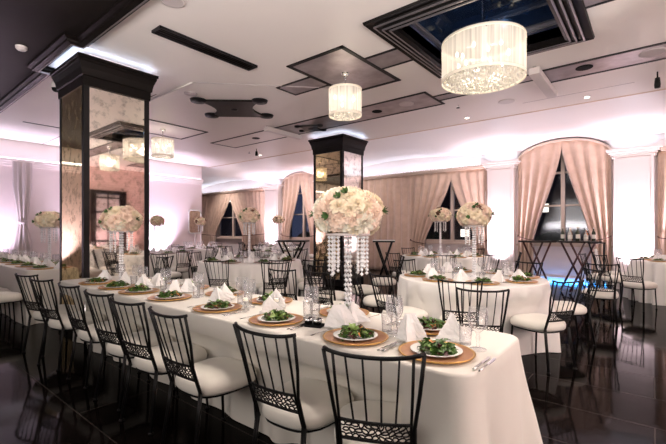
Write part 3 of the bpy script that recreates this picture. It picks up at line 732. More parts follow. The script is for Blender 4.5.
# ------------------------------------------------------------------ centrepieces
def rose_me(seed, m):
    rnd = random.Random(seed); mb = MB()
    for ring, (cnt, r0, tilt, L_, W) in enumerate([(4, 0.003, 0.10, 0.030, 0.020), (5, 0.008, 0.35, 0.032, 0.024), (7, 0.013, 0.65, 0.034, 0.026), (8, 0.017, 0.95, 0.035, 0.028), (8, 0.019, 1.30, 0.034, 0.030)]):
        for i in range(cnt):
            a = 2*pi*i/cnt+ring*0.7+rnd.uniform(-.2, .2)
            def fn(u, v):
                w = W*sin(pi*(0.12+0.72*v)); x = (u-0.5)*w; bend = 0.30*v*v*(0.2+ring*0.2)+0.10*sin(9*u+ring+i)*v
                out = r0+sin(tilt)*L_*v+bend*L_*0.7-abs(u-0.5)**2*0.012; up = cos(tilt)*L_*v-bend*L_*0.35
                return (out, x, up)
            mb.grid(4, 4, fn, m, True, False, Matrix.Rotation(a, 4, 'Z'))
    mb.lathe([(0.022, 0.0), (0.012, -0.012), (0, -0.014)], m, 6)
    return mb.mesh('rose')
ROSE = [rose_me(1, M['petal']), rose_me(2, M['petal_white']), rose_me(3, M['petal_blush']), rose_me(4, M['petal_blush']), rose_me(5, M['petal'])]
ROSED = [rose_me(8, M['petal_blush']), rose_me(9, M['petal']), rose_me(10, M['petal_dark'])]
def strand_me(n, seed=0):
    mb = MB()
    for i in range(n):
        z = -0.014-i*0.026; r = 0.0125 if i % 3 else 0.0145; mb.bead((0, 0, z), r, 0.0135, M['crystal'], 6)
    mb.tube([(0, 0, 0), (0, 0, -n*0.026)], 0.001, M['steel'], 3); return mb.mesh('crystal_strand')
STR = {k: strand_me(k) for k in (7, 8, 9, 10)}
def leafclump():
    mb = MB(); rnd = random.Random(5)
    for i in range(7):
        T = Matrix.Rotation(rnd.uniform(0, 6.28), 4, 'Z') @ Matrix.Rotation(rnd.uniform(-1.3, -0.5), 4, 'Y')
        mb.grid(3, 5, lambda u, v: (0.045*v, (u-0.5)*0.022*sin(pi*max(.05, v)), 0.004*abs(u-.5)), M['stem'], True, False, T)
    return mb.mesh('leaf_sprig')
SPRIG = leafclump()
def centrepiece(x, y, label, kind='near', z_ball=1.48, rw=0.215, rh=0.165, nroses=88, dusty=False, z0=TZ):
    t = thing('rose_centrepiece', label, 'flower arrangement', (x, y, z0)); rnd = random.Random(int(x*100)+7)
    zb = z_ball-z0
    # crystal pole: stacked rings of beads
    mb = MB(); n = int((zb-rh*0.5)/0.030)
    mb.tube([(0, 0, 0.01), (0, 0, zb-rh*0.4)], 0.004, M['steel'], 6)
    for i in range(n):
        z = 0.02+i*0.030; T = Matrix.Translation((0, 0, z)) @ Matrix.Rotation(i*pi/4, 4, 'Z')
        if kind == 'far': mb.bead((0, 0, z), 0.02, 0.015, M['crystal'], 6)
        else:
            for q in range(4):
                a = q*pi/2+i*pi/4; mb.bead((0.017*cos(a), 0.017*sin(a), z), 0.0125, 0.015, M['crystal'], 5)
    obj('crystal_pole', mb, t)
    obj('base', MB().lathe([(0, 0.0), (0.05, 0), (0.052, 0.006), (0.04, 0.012), (0.02, 0.02), (0, 0.022)], M['crystal'], 20), t)
    crown = obj('crown_plate', MB().lathe([(0, 0), (rw*0.62, 0.0), (rw*0.66, 0.012), (0.03, 0.02), (0, 0.02)], M['white_metal'], 20), t, (0, 0, zb-rh*0.82))
    ns = 18 if kind == 'near' else 10 if kind == 'mid' else 4; side = atan2(-y, -x)
    for i in range(ns):
        a = side+(pi/2 if i % 2 else -pi/2)+(-0.85+1.7*((i//2)/(ns//2-1))); rr = rw*(0.56 if (i//2) % 2 else 0.43)
        obj('crystal_strand', STR[(8 if kind == 'near' else 7)+(i*7) % 3], crown, (rr*cos(a), rr*sin(a), rh*0.02))
    core = MB(); core.lathe([(0, -rh*0.72)]+[((rw-0.035)*cos(b), (rh-0.03)*sin(b)) for b in [-0.9, -0.5, 0, 0.5, 0.9, 1.3]]+[(0, rh-0.03)], M['petal_blush'] if dusty else M['petal'], 20)
    fc = obj('flower_core', core, t, (0, 0, zb))
    pool = ROSED if dusty else ROSE
    big = MB() if kind == 'far' else None
    g = pi*(3-sqrt(5))
    for i in range(nroses):
        zz = 1-(i+0.5)*1.62/nroses; rr = sqrt(max(0, 1-zz*zz)); a = i*g
        d = Vector((rr*cos(a), rr*sin(a), zz)); p = Vector((d.x*(rw-0.03), d.y*(rw-0.03), d.z*(rh-0.025)))
        nrm = Vector((d.x/rw, d.y/rw, d.z/rh)).normalized(); q = nrm.to_track_quat('Z', 'Y'); sc_ = rnd.uniform(0.92, 1.22)*(rw/0.215)
        p += nrm*rnd.uniform(-0.016, 0.016)*(rw/0.215)
        if dusty: me = pool[2] if rnd.random() < 0.07 else pool[rnd.randint(0, 1)]
        else: me = pool[rnd.randrange(len(pool))]
        o = bpy.data.objects.new('rose', me); COL.objects.link(o); o.parent = fc; o.location = p; o.rotation_mode = 'QUATERNION'; o.rotation_quaternion = q; o.scale = (sc_,)*3
    if kind != 'far':
        for (a, e) in ((-1.2, 0.55), (-1.0, 0.75), (0.4, 0.1), (-2.6, 0.0), (-1.5, -0.1), (2.2, 0.4)):
            d = Vector((cos(a)*cos(e), sin(a)*cos(e), sin(e))); o = obj('leaf_sprig', SPRIG, t, (d.x*rw*1.0, d.y*rw*1.0, zb+d.z*rh*1.0)); o.rotation_euler = (0, pi/2-e, a)
    return t

# ================================================================== THE FOREGROUND LONG TABLE
rect_cloth('tablecloth', 'long ivory tablecloth on the foreground banquet table, its corner nearest the camera', -5.36, 1.56, -0.58, 2.36, m=M['cloth'], seed=3, flare=0.06)
tb = thing('banquet_table', 'long rectangular banquet table hidden under the foreground ivory cloth', 'table', (-2.84, 1.96, 0))
obj('tabletop', MB().box((-2.2, -0.36, 0.72), (2.2, 0.36, 0.75), M['door']), tb)
for sx in (-2.0, 2.0):
    for sy in (-0.3, 0.3): obj('leg', MB().tube([(sx, sy, 0), (sx, sy, 0.72)], 0.02, M['steel'], 8), tb)
ordw = ['nearest', 'second nearest', 'third nearest', 'fourth nearest', 'fifth nearest', 'sixth nearest', 'seventh nearest', 'farthest']
cx = [-0.97, -1.47, -2.20, -2.78, -3.30, -3.95, -4.66, -5.26]; cr = [0.46, 0.08, 0.02, 0.12, 0.12, 0.06, 0.20, 0.25]; cyy = [1.43, 1.42, 1.34, 1.35, 1.37, 1.38, 1.35, 1.37]
for i in range(8):
    chair(cx[i]-0.05*sin(cr[i]), cyy[i]+0.145, cr[i], ordw[i]+' black iron chair with ivory seat in the front row of the foreground table')
fp = [(-0.80, 1.755), (-1.25, 1.73), (-1.88, 1.74), (-2.50, 1.73), (-3.20, 1.74), (-3.74, 1.73), (-4.20, 1.73), (-4.72, 1.73)]
for i, (x, y) in enumerate(fp): setting(x, y, pi/2, 'at the %s front place of the foreground table' % ordw[i], 2 if i < 4 else 1, i)
bp = [(-1.03, 2.17), (-1.68, 2.185), (-2.42, 2.18), (-3.02, 2.17), (-3.6, 2.18), (-4.2, 2.17)]
for i, (x, y) in enumerate(bp): setting(x, y, -pi/2, 'at the %s back place of the foreground table' % ordw[i], 2 if i < 2 else 1, i+3)
centrepiece(-1.54, 2.05, 'tall cream rose ball on a crystal pole on the foreground table, largest in the photo', 'near', 1.455, 0.222, 0.172, 96)
centrepiece(-4.74, 1.99, 'cream rose ball on a crystal pole before the mirrored column, foreground table', 'mid', 1.46, 0.215, 0.165, 70)
for i, (x, y) in enumerate([(-0.99, 1.93), (-2.13, 1.97), (-2.86, 1.97), (-3.46, 1.96), (-2.33, 1.85), (-4.0, 1.95)]):
    t = thing('votive_candle', 'white candle in a stemmed glass on the foreground table, '+['by the nearest salad', 'left of the tall rose ball', 'fourth seat along', 'fifth seat along', 'beside the third salad', 'sixth seat along'][i], 'candle', (x, y, TZ))
    obj('glass_holder', ME['votive'], t); obj('candle', ME['wax'], t)
# sauce tray on the foreground table
t = thing('sauce_tray', 'dark little sauce tray left of the tall crystal pole on the foreground table', 'tray', (-1.62, 1.80, TZ), 0.3)
obj('tray', MB().box((-0.07, -0.05, 0.0), (0.07, 0.05, 0.006), M['black_plastic']), t)
for q, sx in enumerate((-0.03, 0.03)): obj('sauce_boat', MB().lathe([(0, 0.006), (0.02, 0.007), (0.03, 0.03), (0.034, 0.045), (0.031, 0.045), (0.026, 0.03), (0, 0.012)], M['steel'], 14, Matrix.Translation((sx, 0, 0))), t)

# ================================================================== LONG TABLE AT THE FAR LEFT
rect_cloth('tablecloth', 'ivory tablecloth of the long table at the far left edge, beside the mirrored column', -11.8, 1.64, -6.92, 2.44, m=M['cloth'], seed=9, flare=0.10)
tl = thing('banquet_table', 'long banquet table under the far left ivory cloth', 'table', (-9.3, 2.04, 0))
obj('tabletop', MB().box((-2.32, -0.36, 0.72), (2.32, 0.36, 0.75), M['door']), tl)
for sx in (-2.2, 2.2):
    for sy in (-0.3, 0.3): obj('leg', MB().tube([(sx, sy, 0), (sx, sy, 0.72)], 0.02, M['steel'], 8), tl)
for i in range(7): setting(-7.12-i*0.62, 1.84, pi/2, 'at the %s front place of the far-left long table' % ordw[i], 1 if i < 3 else 0, i)
for i in range(7): setting(-7.10-i*0.62, 2.25, -pi/2, 'at the %s back place of the far-left long table' % ordw[i], 0, i+2)
centrepiece(-7.50, 2.05, 'rose ball on crystal pole on the far-left long table, left of the mirrored column', 'mid', 1.50, 0.20, 0.15, 60)
for i in range(3): chair(-7.02-i*0.62, 1.34, 0.05*(-1)**i, 'black iron chair with ivory seat in front of the far-left table, %s' % ['at its end', 'second along', 'third along'][i])
for i in range(4): chair(-7.6-i*0.75, 2.78, pi+0.08*(-1)**i, 'black iron chair behind the far-left table against the lavender wall, %s' % ['nearest the column', 'second from the column', 'third from the column', 'fourth from the column'][i])

# ================================================================== ROUND TABLES
DISCS = [(-1.79, 4.92, 0.85), (-3.74, 8.65, 0.95), (-6.07, 4.95, 0.95), (0.52, 10.0, 0.9), (-9.95, 5.06, 0.88), (-11.5, 7.3, 0.88), (-10.7, 10.0, 0.88), (-8.3, 7.7, 0.88), (-2.05, 9.75, 0.3), (-1.3, 10.05, 0.4), (-6.35, 6.35, 0.4), (-4.95, 8.0, 0.4)]
def round_table(x, y, r, desc, seats, full, chairs, fl=None, dark=False, a0=0.3, dusty=True, seed=1, tbl=True):
    round_cloth('white floor-length cloth on the '+desc, x, y, r, seed=seed)
    t = thing('round_table', 'round banquet table under the white cloth, '+desc, 'table', (x, y, 0))
    obj('tabletop', MB().lathe([(0, 0.72), (r-0.03, 0.72), (r-0.03, 0.75), (0, 0.75)], M['door'], 32), t)
    for q in range(4): obj('leg', MB().tube([(0.5*cos(q*pi/2), 0.5*sin(q*pi/2), 0), (0.5*cos(q*pi/2), 0.5*sin(q*pi/2), 0.72)], 0.02, M['steel'], 8), t)
    names = ['nearest place', 'near-right place', 'right-hand place', 'far-right place', 'farthest place', 'far-left place', 'left-hand place', 'near-left place']
    vc = atan2(-y, -x)   # towards the camera
    for i in range(seats):
        a = vc+a0+2*pi*i/seats; k = round(((a-vc) % (2*pi))/(pi/4)) % 8
        rr = r-0.22; w = names[k] if seats <= 8 else names[k]+(' again' if (i*8/seats) % 1 else '')
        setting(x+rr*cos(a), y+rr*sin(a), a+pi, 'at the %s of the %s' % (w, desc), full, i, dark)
    for (dx, dist, nm, tw) in chairs:
        a = vc+dx; px_, py_ = x+dist*cos(a), y+dist*sin(a)
        if any((px_-c[0])**2+(py_-c[1])**2 < 0.5**2 for c in CHAIRS): continue
        if any((px_-q[0])**2+(py_-q[1])**2 < (q[2]+0.12)**2 for q in DISCS if (q[0], q[1]) != (x, y)): continue
        if py_ > 10.85 or px_ < XL+0.75 or (-7.0 < px_ < -5.4 and (1.6 < py_ < 3.1 or 7.1 < py_ < 8.6)): continue
        chair(px_, py_, face(px_, py_, x, y)+tw, 'black iron chair with ivory seat, '+nm+' of the '+desc)
    if fl: centrepiece(x+fl[0], y+fl[1], 'rose ball on a crystal pole standing on the '+desc, fl[2], fl[3], fl[4], fl[5], fl[6], dusty)

# T2 : right middle
round_table(-1.79, 4.92, 0.86, 'middle-right round table', 8, 1,
    [(-0.08, 1.03, 'near side', 0.05), (-0.72, 1.08, 'near-left side', 0.0), (2.55, 1.15, 'far side', 0.0), (-1.5, 1.15, 'left side', 0.1), (-2.4, 1.15, 'far-left side', 0), (1.75, 1.1, 'far-right side', 0.1)],
    (0.05, 0.0, 'mid', 1.53, 0.20, 0.17, 70), a0=0.2, seed=4)
chair(-1.20, 3.50, 0.42, 'black iron chair alone between the foreground table and middle-right round table')
chair(-0.90, 4.43, 1.05, 'black iron chair with ivory seat at the right of the middle-right round table')
# T3 : behind, before the curtains
round_table(-3.74, 8.65, 0.95, 'round table by the closed curtain', 8, 0,
    [(0.0, 1.25, 'near side', 0.0), (0.6, 1.25, 'near-right side', 0), (-0.75, 1.25, 'near-left side', 0.1), (1.4, 1.25, 'right side', 0), (-1.6, 1.25, 'left side', 0), (2.6, 1.25, 'far-right side', 0), (-2.5, 1.25, 'far-left side', 0)],
    (-0.1, 0.0, 'mid', 1.68, 0.24, 0.18, 56), a0=0.39, seed=5)
# T4 : left middle
round_table(-6.12+0.05, 4.95, 0.95, 'round table between the columns', 8, 1,
    [(0.28, 1.25, 'near-right side', 0.1), (-0.35, 1.22, 'near-left side', 0.0), (1.1, 1.25, 'right side', 0), (-1.2, 1.25, 'left side', 0), (2.2, 1.25, 'far-right side', 0), (-2.3, 1.25, 'far-left side', 0.1), (3.14, 1.25, 'far side', 0)],
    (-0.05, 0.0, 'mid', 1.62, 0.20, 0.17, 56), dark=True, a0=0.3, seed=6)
chair(-4.55, 4.15, 0.9, 'black iron chair pulled away from the large round table, right of its pale cloth')
chair(-3.55, 3.62, 0.2, 'black iron chair in the shadow behind the tall rose ball')
chair(-2.95, 3.70, -0.1, 'black iron chair just right of the tall rose ball, behind the foreground table')
# loose chairs in the dark middle of the room
for q, (px_, d_, rz_, lab_) in enumerate([(186, 7.3, -0.9, 'dark iron chair in the aisle left of the round table between the columns'), (204, 8.3, -2.2, 'dark iron chair in the aisle behind the other aisle chairs'), (168, 8.2, 0.5, 'dark iron chair in the aisle beside the left-wall round table'), (152, 7.2, 1.9, 'dark iron chair just right of the near mirrored column'),
        (330, 5.6, 0.3, 'dark iron chair in shadow left of the crystal pole'), (362, 6.2, -0.4, 'dark iron chair in shadow right of the crystal pole'), (312, 6.6, 0.9, 'dark iron chair by the crossed-leg stand near the middle column'), (385, 7.2, 2.2, 'dark iron chair between the middle column and round tables'), (400, 5.8, 1.2, 'dark iron chair behind the left edge of the round cloth')]):
    s_ = (px_-333)/396; X_ = d_*(-0.631+0.776*s_); Y_ = d_*(0.776+0.631*s_)
    if any((X_-c[0])**2+(Y_-c[1])**2 < 0.45**2 for c in CHAIRS) or any((X_-c[0])**2+(Y_-c[1])**2 < (c[2]+0.1)**2 for c in DISCS): continue
    chair(X_, Y_, rz_, lab_, 'loose iron chairs in the aisle')
# T5 : right edge
round_table(0.52, 10.0, 0.9, 'rightmost round table', 8, 0,
    [(-0.95, 1.3, 'left side', 0.1), (-1.7, 1.25, 'far-left side', 0), (0.3, 1.3, 'near side', 0)], None, a0=0.1, seed=7)
chair(-0.22, 8.55, -0.35, 'black iron chair with ivory seat on open floor, left of the rightmost cloth')
chair(-0.85, 9.55, -1.2, 'black iron chair with ivory seat turned sideways by the right white pilaster')
chair(-0.62, 7.0, 0.15, 'empty black chair standing in front of the bottle table by the arched window')
# far tables
FT = [(-9.95, 5.06, 'left-wall round table', ('far', 1.58, 0.185, 0.15)), (-11.5, 7.3, 'far-corner round table', ('far', 1.62, 0.19, 0.15)),
      (-10.7, 10.0, 'round table at far arch', ('far', 1.72, 0.22, 0.16)), (-8.3, 7.7, 'round table left of middle column', None)]
for i, (x, y, d, fl) in enumerate(FT):
    round_table(x, y, 0.88, d, 8, 0, [(q*pi/4+0.4, 1.2, nm, 0) for q, nm in enumerate(['near side', 'near-right side', 'right side', 'far-right side', 'far side', 'far-left side', 'left side', 'near-left side'])][: 8],
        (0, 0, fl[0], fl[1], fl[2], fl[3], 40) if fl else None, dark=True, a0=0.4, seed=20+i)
# table on the right, seen only in the mirror
round_table(2.75, 5.2, 0.85, 'round table seen in mirror', 6, 0, [(0.4, 1.2, 'near side', 0), (1.6, 1.2, 'right side', 0), (-1.2, 1.2, 'left side', 0), (3.0, 1.2, 'far side', 0)], None, a0=0.2, seed=40)

push_cloths()
# ------------------------------------------------------------------ folding stand tables
def stand_table(x, y, rz, label, w=1.0, d=0.5, h=1.12, m=None, cloth=False):
    m = m or M['redwood']; t = thing('folding_bar_table', label, 'table', (x, y, 0), rz)
    obj('tabletop', MB().box((-w/2, -d/2, h-0.035), (w/2, d/2, h), M['iron']), t)
    if cloth: obj('table_runner', MB().box((-w/2-0.005, -d/2-0.005, h), (w/2+0.005, d/2+0.005, h+0.02), M['porcelain']), t)
    for sy in (-d/2+0.05, d/2-0.05):
        for k in (-1, 1):
            obj('leg', MB().tube([(k*w*0.36, sy+k*0.015, h-0.04), (-k*w*0.36, sy+k*0.015, 0.02)], 0.022, m, 6), t)
    obj('cross_bar', MB().tube([(-w*0.3, -d/2+0.03, 0.12), (-w*0.3, d/2-0.03, 0.12)], 0.014, m, 6), t); obj('cross_bar', MB().tube([(w*0.3, -d/2+0.03, 0.12), (w*0.3, d/2-0.03, 0.12)], 0.014, m, 6), t)
    return t
stand_table(-2.05, 9.75, 0.66, 'folding mahogany stand with crossed legs left of the bottles, before the arched window', 0.62, 0.45, 1.11)
stand_table(-1.30, 10.05, 0.66, 'folding mahogany stand with crossed legs carrying the bottles by the arched window', 0.74, 0.45, 1.11)
stand_table(-6.35, 6.35, 0.5, 'tall black crossed-leg stand left of the middle column', 0.7, 0.45, 1.12, M['iron'])
stand_table(-4.95, 8.0, 0.5, 'tall black crossed-leg stand with a white runner right of the middle column', 0.5, 0.45, 1.10, M['iron'], True)
def bottle(x, y, z, k):
    lab = ['dark wine bottle', 'clear spirit bottle', 'amber liquor bottle with yellow cap', 'tall dark bottle', 'pale round bottle', 'short clear bottle', 'amber square bottle', 'dark green bottle'][k]
    m = [M['bottle'], M['bottle_clear'], M['bottle_amber'], M['bottle'], M['bottle_clear'], M['bottle_clear'], M['bottle_amber'], M['bottle']][k]
    hh = [0.30, 0.27, 0.28, 0.31, 0.24, 0.2, 0.25, 0.29][k]
    t = thing('bottle', lab+' on the folding stand, '+['leftmost', 'second from left', 'third from left', 'fourth from left', 'fifth from left', 'sixth from left', 'second from right', 'rightmost'][k], 'bottle', (x, y, z), 0, 'bottles on the folding stand')
    obj('body', MB().lathe([(0, 0), (0.036, 0), (0.038, 0.01), (0.038, hh*0.6), (0.03, hh*0.68), (0.014, hh*0.76), (0.013, hh*0.93), (0, hh*0.93)], m, 14), t)
    obj('label', MB().lathe([(0.0385, hh*0.18), (0.0385, hh*0.48)], M['bottle_label'], 14), t)
    obj('cap', MB().lathe([(0, hh), (0.015, hh), (0.015, hh*0.92)], M['charger_rim'] if k in (2, 3) else M['steel'], 10), t)
ux, uy = cos(0.66), sin(0.66)
for k in range(8):
    s = -0.30+k*0.085; bottle(-1.30+ux*s+(0.07*uy if k % 2 else -0.05*uy), 10.05+uy*s+(-0.07*ux if k % 2 else 0.05*ux), 1.111, k)
# folded stand with white straps leaning by the bottle table
t = thing('folded_stand', 'folded dark stand with a pale strap leaning beside the bottle table', 'stand', (-0.90, 9.85, 0), 0.7)
for k in (-1, 1): obj('leg', MB().tube([(k*0.16-0.05, 0, 1.08), (-k*0.02+0.12, 0, 0.02)], 0.018, M['iron'], 6), t)
obj('strap', MB().box((-0.03, -0.02, 0), (0.03, -0.012, 0.85), M['napkin'], Matrix.Translation((0.05, -0.01, 0.12)) @ Matrix.Rotation(-0.16, 4, 'Y')), t)
obj('top_bar', MB().tube([(-0.23, 0, 1.08), (0.13, 0, 1.08)], 0.018, M['iron'], 6), t)
# framed mirror in the alcove
t = thing('framed_mirror', 'small white-framed mirror with rounded corners standing at the corner of the left wall', 'mirror', (XL+0.06, 7.98, 0.0), pi/2)
def rr_pts(w, h, r, n=6):
    P = []
    for sx, sz, a0 in ((1, 1, 0), (-1, 1, pi/2), (-1, -1, pi), (1, -1, 3*pi/2)):
        for i in range(n+1): a = a0+pi/2*i/n; P.append((sx*(w-r)+r*cos(a), sz*(h-r)+r*sin(a)))
    return P
P = rr_pts(0.24, 0.42, 0.10); obj('frame', MB().tube([(x, 0, 1.65+z) for x, z in P+P[:1]], 0.03, M['porcelain'], 6), t)
obj('glass', MB().prism(P, -0.01, 0.01, M['mirror'], Matrix.Translation((0, 0.01, 1.65)) @ Matrix.Rotation(pi/2, 4, 'X')), t)
obj('pole', MB().tube([(0, -0.01, 0.02), (0, -0.01, 1.22)], 0.025, M['white_metal'], 8), t); obj('foot', MB().lathe([(0, 0), (0.05, 0), (0.045, 0.03), (0, 0.04)], M['white_metal'], 20), t)

# ------------------------------------------------------------------ chandeliers
def drum(x, y, r, z0, z1, label, nb, group=None, zc=H, drops=200):
    t = thing('drum_chandelier', label, 'chandelier', (x, y, z0), 0, group); h = z1-z0
    s = MB(); s.lathe([(r, 0.03), (r, h-0.02)], M['shade'], 64); o = obj('shade', s, t)
    b = MB(); 
    for z in (0.0, h-0.02): b.lathe([(r+0.002, z), (r+0.002, z+0.032), (r-0.004, z+0.032), (r-0.004, z), (r+0.002, z)], M['shade_band'], 64)
    obj('shade_rim', b, t)
    d = MB(); rnd = random.Random(int(r*100))
    for i in range(drops):
        q = r*0.93*sqrt((i+0.5)/drops); a = i*2.39996; d.bead((q*cos(a), q*sin(a), 0.0+rnd.uniform(-.03, .03)+0.03-0.05*(1-(q/r)**2)*(r/0.5)), 0.018 if r > 0.3 else 0.013, 0.024 if r > 0.3 else 0.018, M['drop'], 5)
    o = obj('crystal_drops', d, t); o['kind'] = 'stuff'
    f = MB()
    for i in range(4): a = pi/2*i+0.4; f.tube([(0, 0, h-0.03), (r*cos(a), r*sin(a), h-0.03)], 0.006, M['steel'], 5)
    sf = obj('spider_frame', f, t)
    for i in range(nb):
        a = 2*pi*i/nb; zz = h*(0.55+0.18*(i % 2)); q = r*0.62
        obj('bulb', MB().lathe([(0, -0.03), (0.014, -0.012), (0.016, 0), (0.009, 0.022), (0, 0.034)], M['bulb'], 8), sf, (q*cos(a), q*sin(a), zz))
    st = MB(); st.tube([(0, 0, h*0.4), (0, 0, zc-z0)], 0.014, M['steel'], 8); stm = obj('stem', st, t)
    obj('canopy', MB().lathe([(0, zc-z0-0.045), (0.05, zc-z0-0.04), (0.07, zc-z0)], M['steel'], 20), t)
    if r < 0.3: obj('stem_knuckle', MB().lathe([(0, 0), (0.03, 0.01), (0.03, 0.035), (0, 0.045)], M['steel'], 12), stm, (0, 0, h+0.06))
    L_ = bpy.data.lights.new('chandelier_light', 'POINT'); L_.energy = 5.5 if r > 0.3 else 2.0; L_.color = (1, 0.88, 0.72); L_.shadow_soft_size = 0.1
    lo = bpy.data.objects.new('chandelier_light', L_); COL.objects.link(lo); lo.location = (0, 0, h*0.5); lo.parent = t
    return t
drum(-1.57, 4.72, 0.465, 3.10, 3.55, 'large pleated drum chandelier hanging in the dark ceiling coffer', 12, None, tz, 330)
drum(-3.60, 4.72, 0.245, 3.05, 3.45, 'small white drum pendant under the silver ceiling panel, near the middle of the photo', 5, None, H, 90)
drum(-8.90, 4.66, 0.245, 3.05, 3.45, 'small white drum pendant right behind the nearer mirrored column', 5, None, H, 90)
drum(0.46, 4.72, 0.245, 3.05, 3.45, 'small drum pendant seen reflected in the nearer mirrored column', 5, None, H, 90)

# ------------------------------------------------------------------ ceiling fittings
def disc(name, label, cat, x, y, r, m, z=H, h=0.015, m2=None):
    t = thing(name, label, cat, (x, y, z-h))
    obj('rim', MB().lathe([(r, h+0.002), (r, 0.002), (r*0.86, 0)], m2 or m, 24), t); obj('grille', MB().lathe([(r*0.86, 0), (0, 0.0), (0, h)], m, 24), t)
disc('ceiling_speaker', 'round white ceiling speaker at the top edge of the photo', 'speaker', -3.83, 2.06+0.05, 0.12, M['greygrille'], m2=M['white_metal'])
disc('ceiling_speaker', 'round grey speaker in the silver panel beside the black vent', 'speaker', -3.58, 6.56, 0.14, M['greygrille'])
disc('ceiling_vent', 'round black vent in the silver panel above the middle column', 'vent', -4.26, 6.62, 0.10, M['black_plastic'])
disc('ceiling_vent', 'round dark vent in the silver strip right of the large chandelier', 'vent', -0.79, 6.72, 0.11, M['black_plastic'])
disc('ceiling_speaker', 'round grey speaker in the silver strip at the right edge', 'speaker', -0.02, 6.72, 0.15, M['greygrille'])
disc('ceiling_speaker', 'round grey ceiling speaker left of the black ornamental plaque', 'speaker', -6.19, 3.74, 0.11, M['greygrille'])
disc('ceiling_vent', 'round black vent in the white bordered panel at the far left', 'vent', -7.9, 6.6, 0.10, M['black_plastic'])
disc('ceiling_speaker', 'faint white speaker near the vault, right of the hanging black lamp', 'speaker', -2.1, 7.6, 0.14, M['white_metal'])
for i, (x, y, d) in enumerate([(-0.93, 8.25, 'above the arched window at the right'), (-3.05, 8.2, 'right of the middle column'), (-9.6, 8.2, 'far left beyond the columns'), (-2.4, 3.0, 'added unseen above the foreground table'), (-7.8, 3.0, 'added unseen left of the nearer column'), (1.5, 3.0, 'added out of view to the right'), (-1.6, 1.9+0.5, 'added unseen over the near end of the foreground table')]):  # lights near the vault are visible, those further forward are added unseen
    t = thing('downlight', 'small round recessed ceiling light '+d, 'light', (x, y, H-0.01)); obj('trim_ring', MB().lathe([(0.055, 0.012), (0.055, 0), (0.04, 0)], M['white_metal'], 16), t); obj('lamp', MB().lathe([(0.04, 0.002), (0, 0.002)], M['downlight'], 16), t)
t = thing('smoke_detector', 'round cream smoke detector on the dark ceiling at upper left', 'smoke detector', (-6.3, 1.42, H-0.05))
obj('housing', MB().lathe([(0, 0), (0.045, 0.002), (0.06, 0.02), (0.065, 0.05)], M['white_metal'], 20), t); obj('vent_ring', MB().lathe([(0.053, 0.012), (0.063, 0.022), (0.063, 0.026)], M['greygrille'], 20), t)
t = thing('ceiling_dome_camera', 'white security dome camera with dark glass beside the column capital', 'security camera', (-7.35, 2.10, H-0.16))
obj('housing', MB().lathe([(0, 0.165), (0.06, 0.165), (0.07, 0.10), (0.07, 0.05), (0.0, 0.05)], M['white_metal'], 20), t); obj('dome', MB().lathe([(0.062, 0.055), (0.055, 0.02), (0.03, -0.004), (0, -0.01)], M['black_plastic'], 20), t)
# linear diffuser
t = thing('linear_diffuser', 'long black linear air diffuser in the ceiling right of the nearer column', 'air diffuser', (-4.5, 2.99, H-0.03))
obj('frame', MB().box((-0.10, -0.72, 0.0), (-0.08, 0.72, 0.035), M['blackline']).box((0.08, -0.72, 0), (0.10, 0.72, 0.035), M['blackline']).box((-0.1, -0.72, 0), (0.1, -0.70, 0.035), M['blackline']).box((-0.1, 0.70, 0), (0.1, 0.72, 0.035), M['blackline']).box((-0.09, -0.71, 0.02), (0.09, 0.71, 0.03), M['black_plastic']), t)
for q in range(3): obj('slat', MB().box((-0.055+q*0.05, -0.7, 0.0), (-0.045+q*0.05, 0.7, 0.025), M['mould']), t)
# ornamental plaque: bar with concave ends and four lobes
def plaque(x, y, rz, L_, W, label):
    t = thing('ceiling_plaque', label, 'ceiling ornament', (x, y, H-0.035), rz)
    P = []
    nn = 10
    P += [(-L_/2+0.0, -W/2), (L_/2, -W/2)]
    P += [(L_/2-0.2*L_/1.1*sin(pi*i/nn), -W/2+W*i/nn) for i in range(1, nn)]
    P += [(L_/2, W/2), (-L_/2, W/2)] + [(-L_/2+0.2*L_/1.1*sin(pi*i/nn), W/2-W*i/nn) for i in range(1, nn)]
    obj('panel', MB().prism(P, 0.0, 0.036, M['mould']), t)
    for sx in (-1, 1):
        for sy in (-1, 1): obj('corner_lobe', MB().lathe([(0, -0.012), (0.05*L_, -0.012), (0.06*L_, -0.004), (0.12*L_, -0.004), (0.135*L_, 0.036)], M['blackline'], 20), t, (sx*L_/2, sy*(W/2-0.03), 0))
    obj('rosette', MB().lathe([(0, -0.02), (0.05, -0.015), (0.07, 0.0)], M['blackline'], 8), t)
# long axis is oriented across the picture
plaque(-6.28, 4.72, 0.72, 1.10, 0.98, 'black ornamental ceiling plaque with concave ends and four round lobes')
plaque(-6.12, 6.72, 0.5, 0.52, 0.46, 'smaller black ceiling plaque with round lobes inside the silver panel')
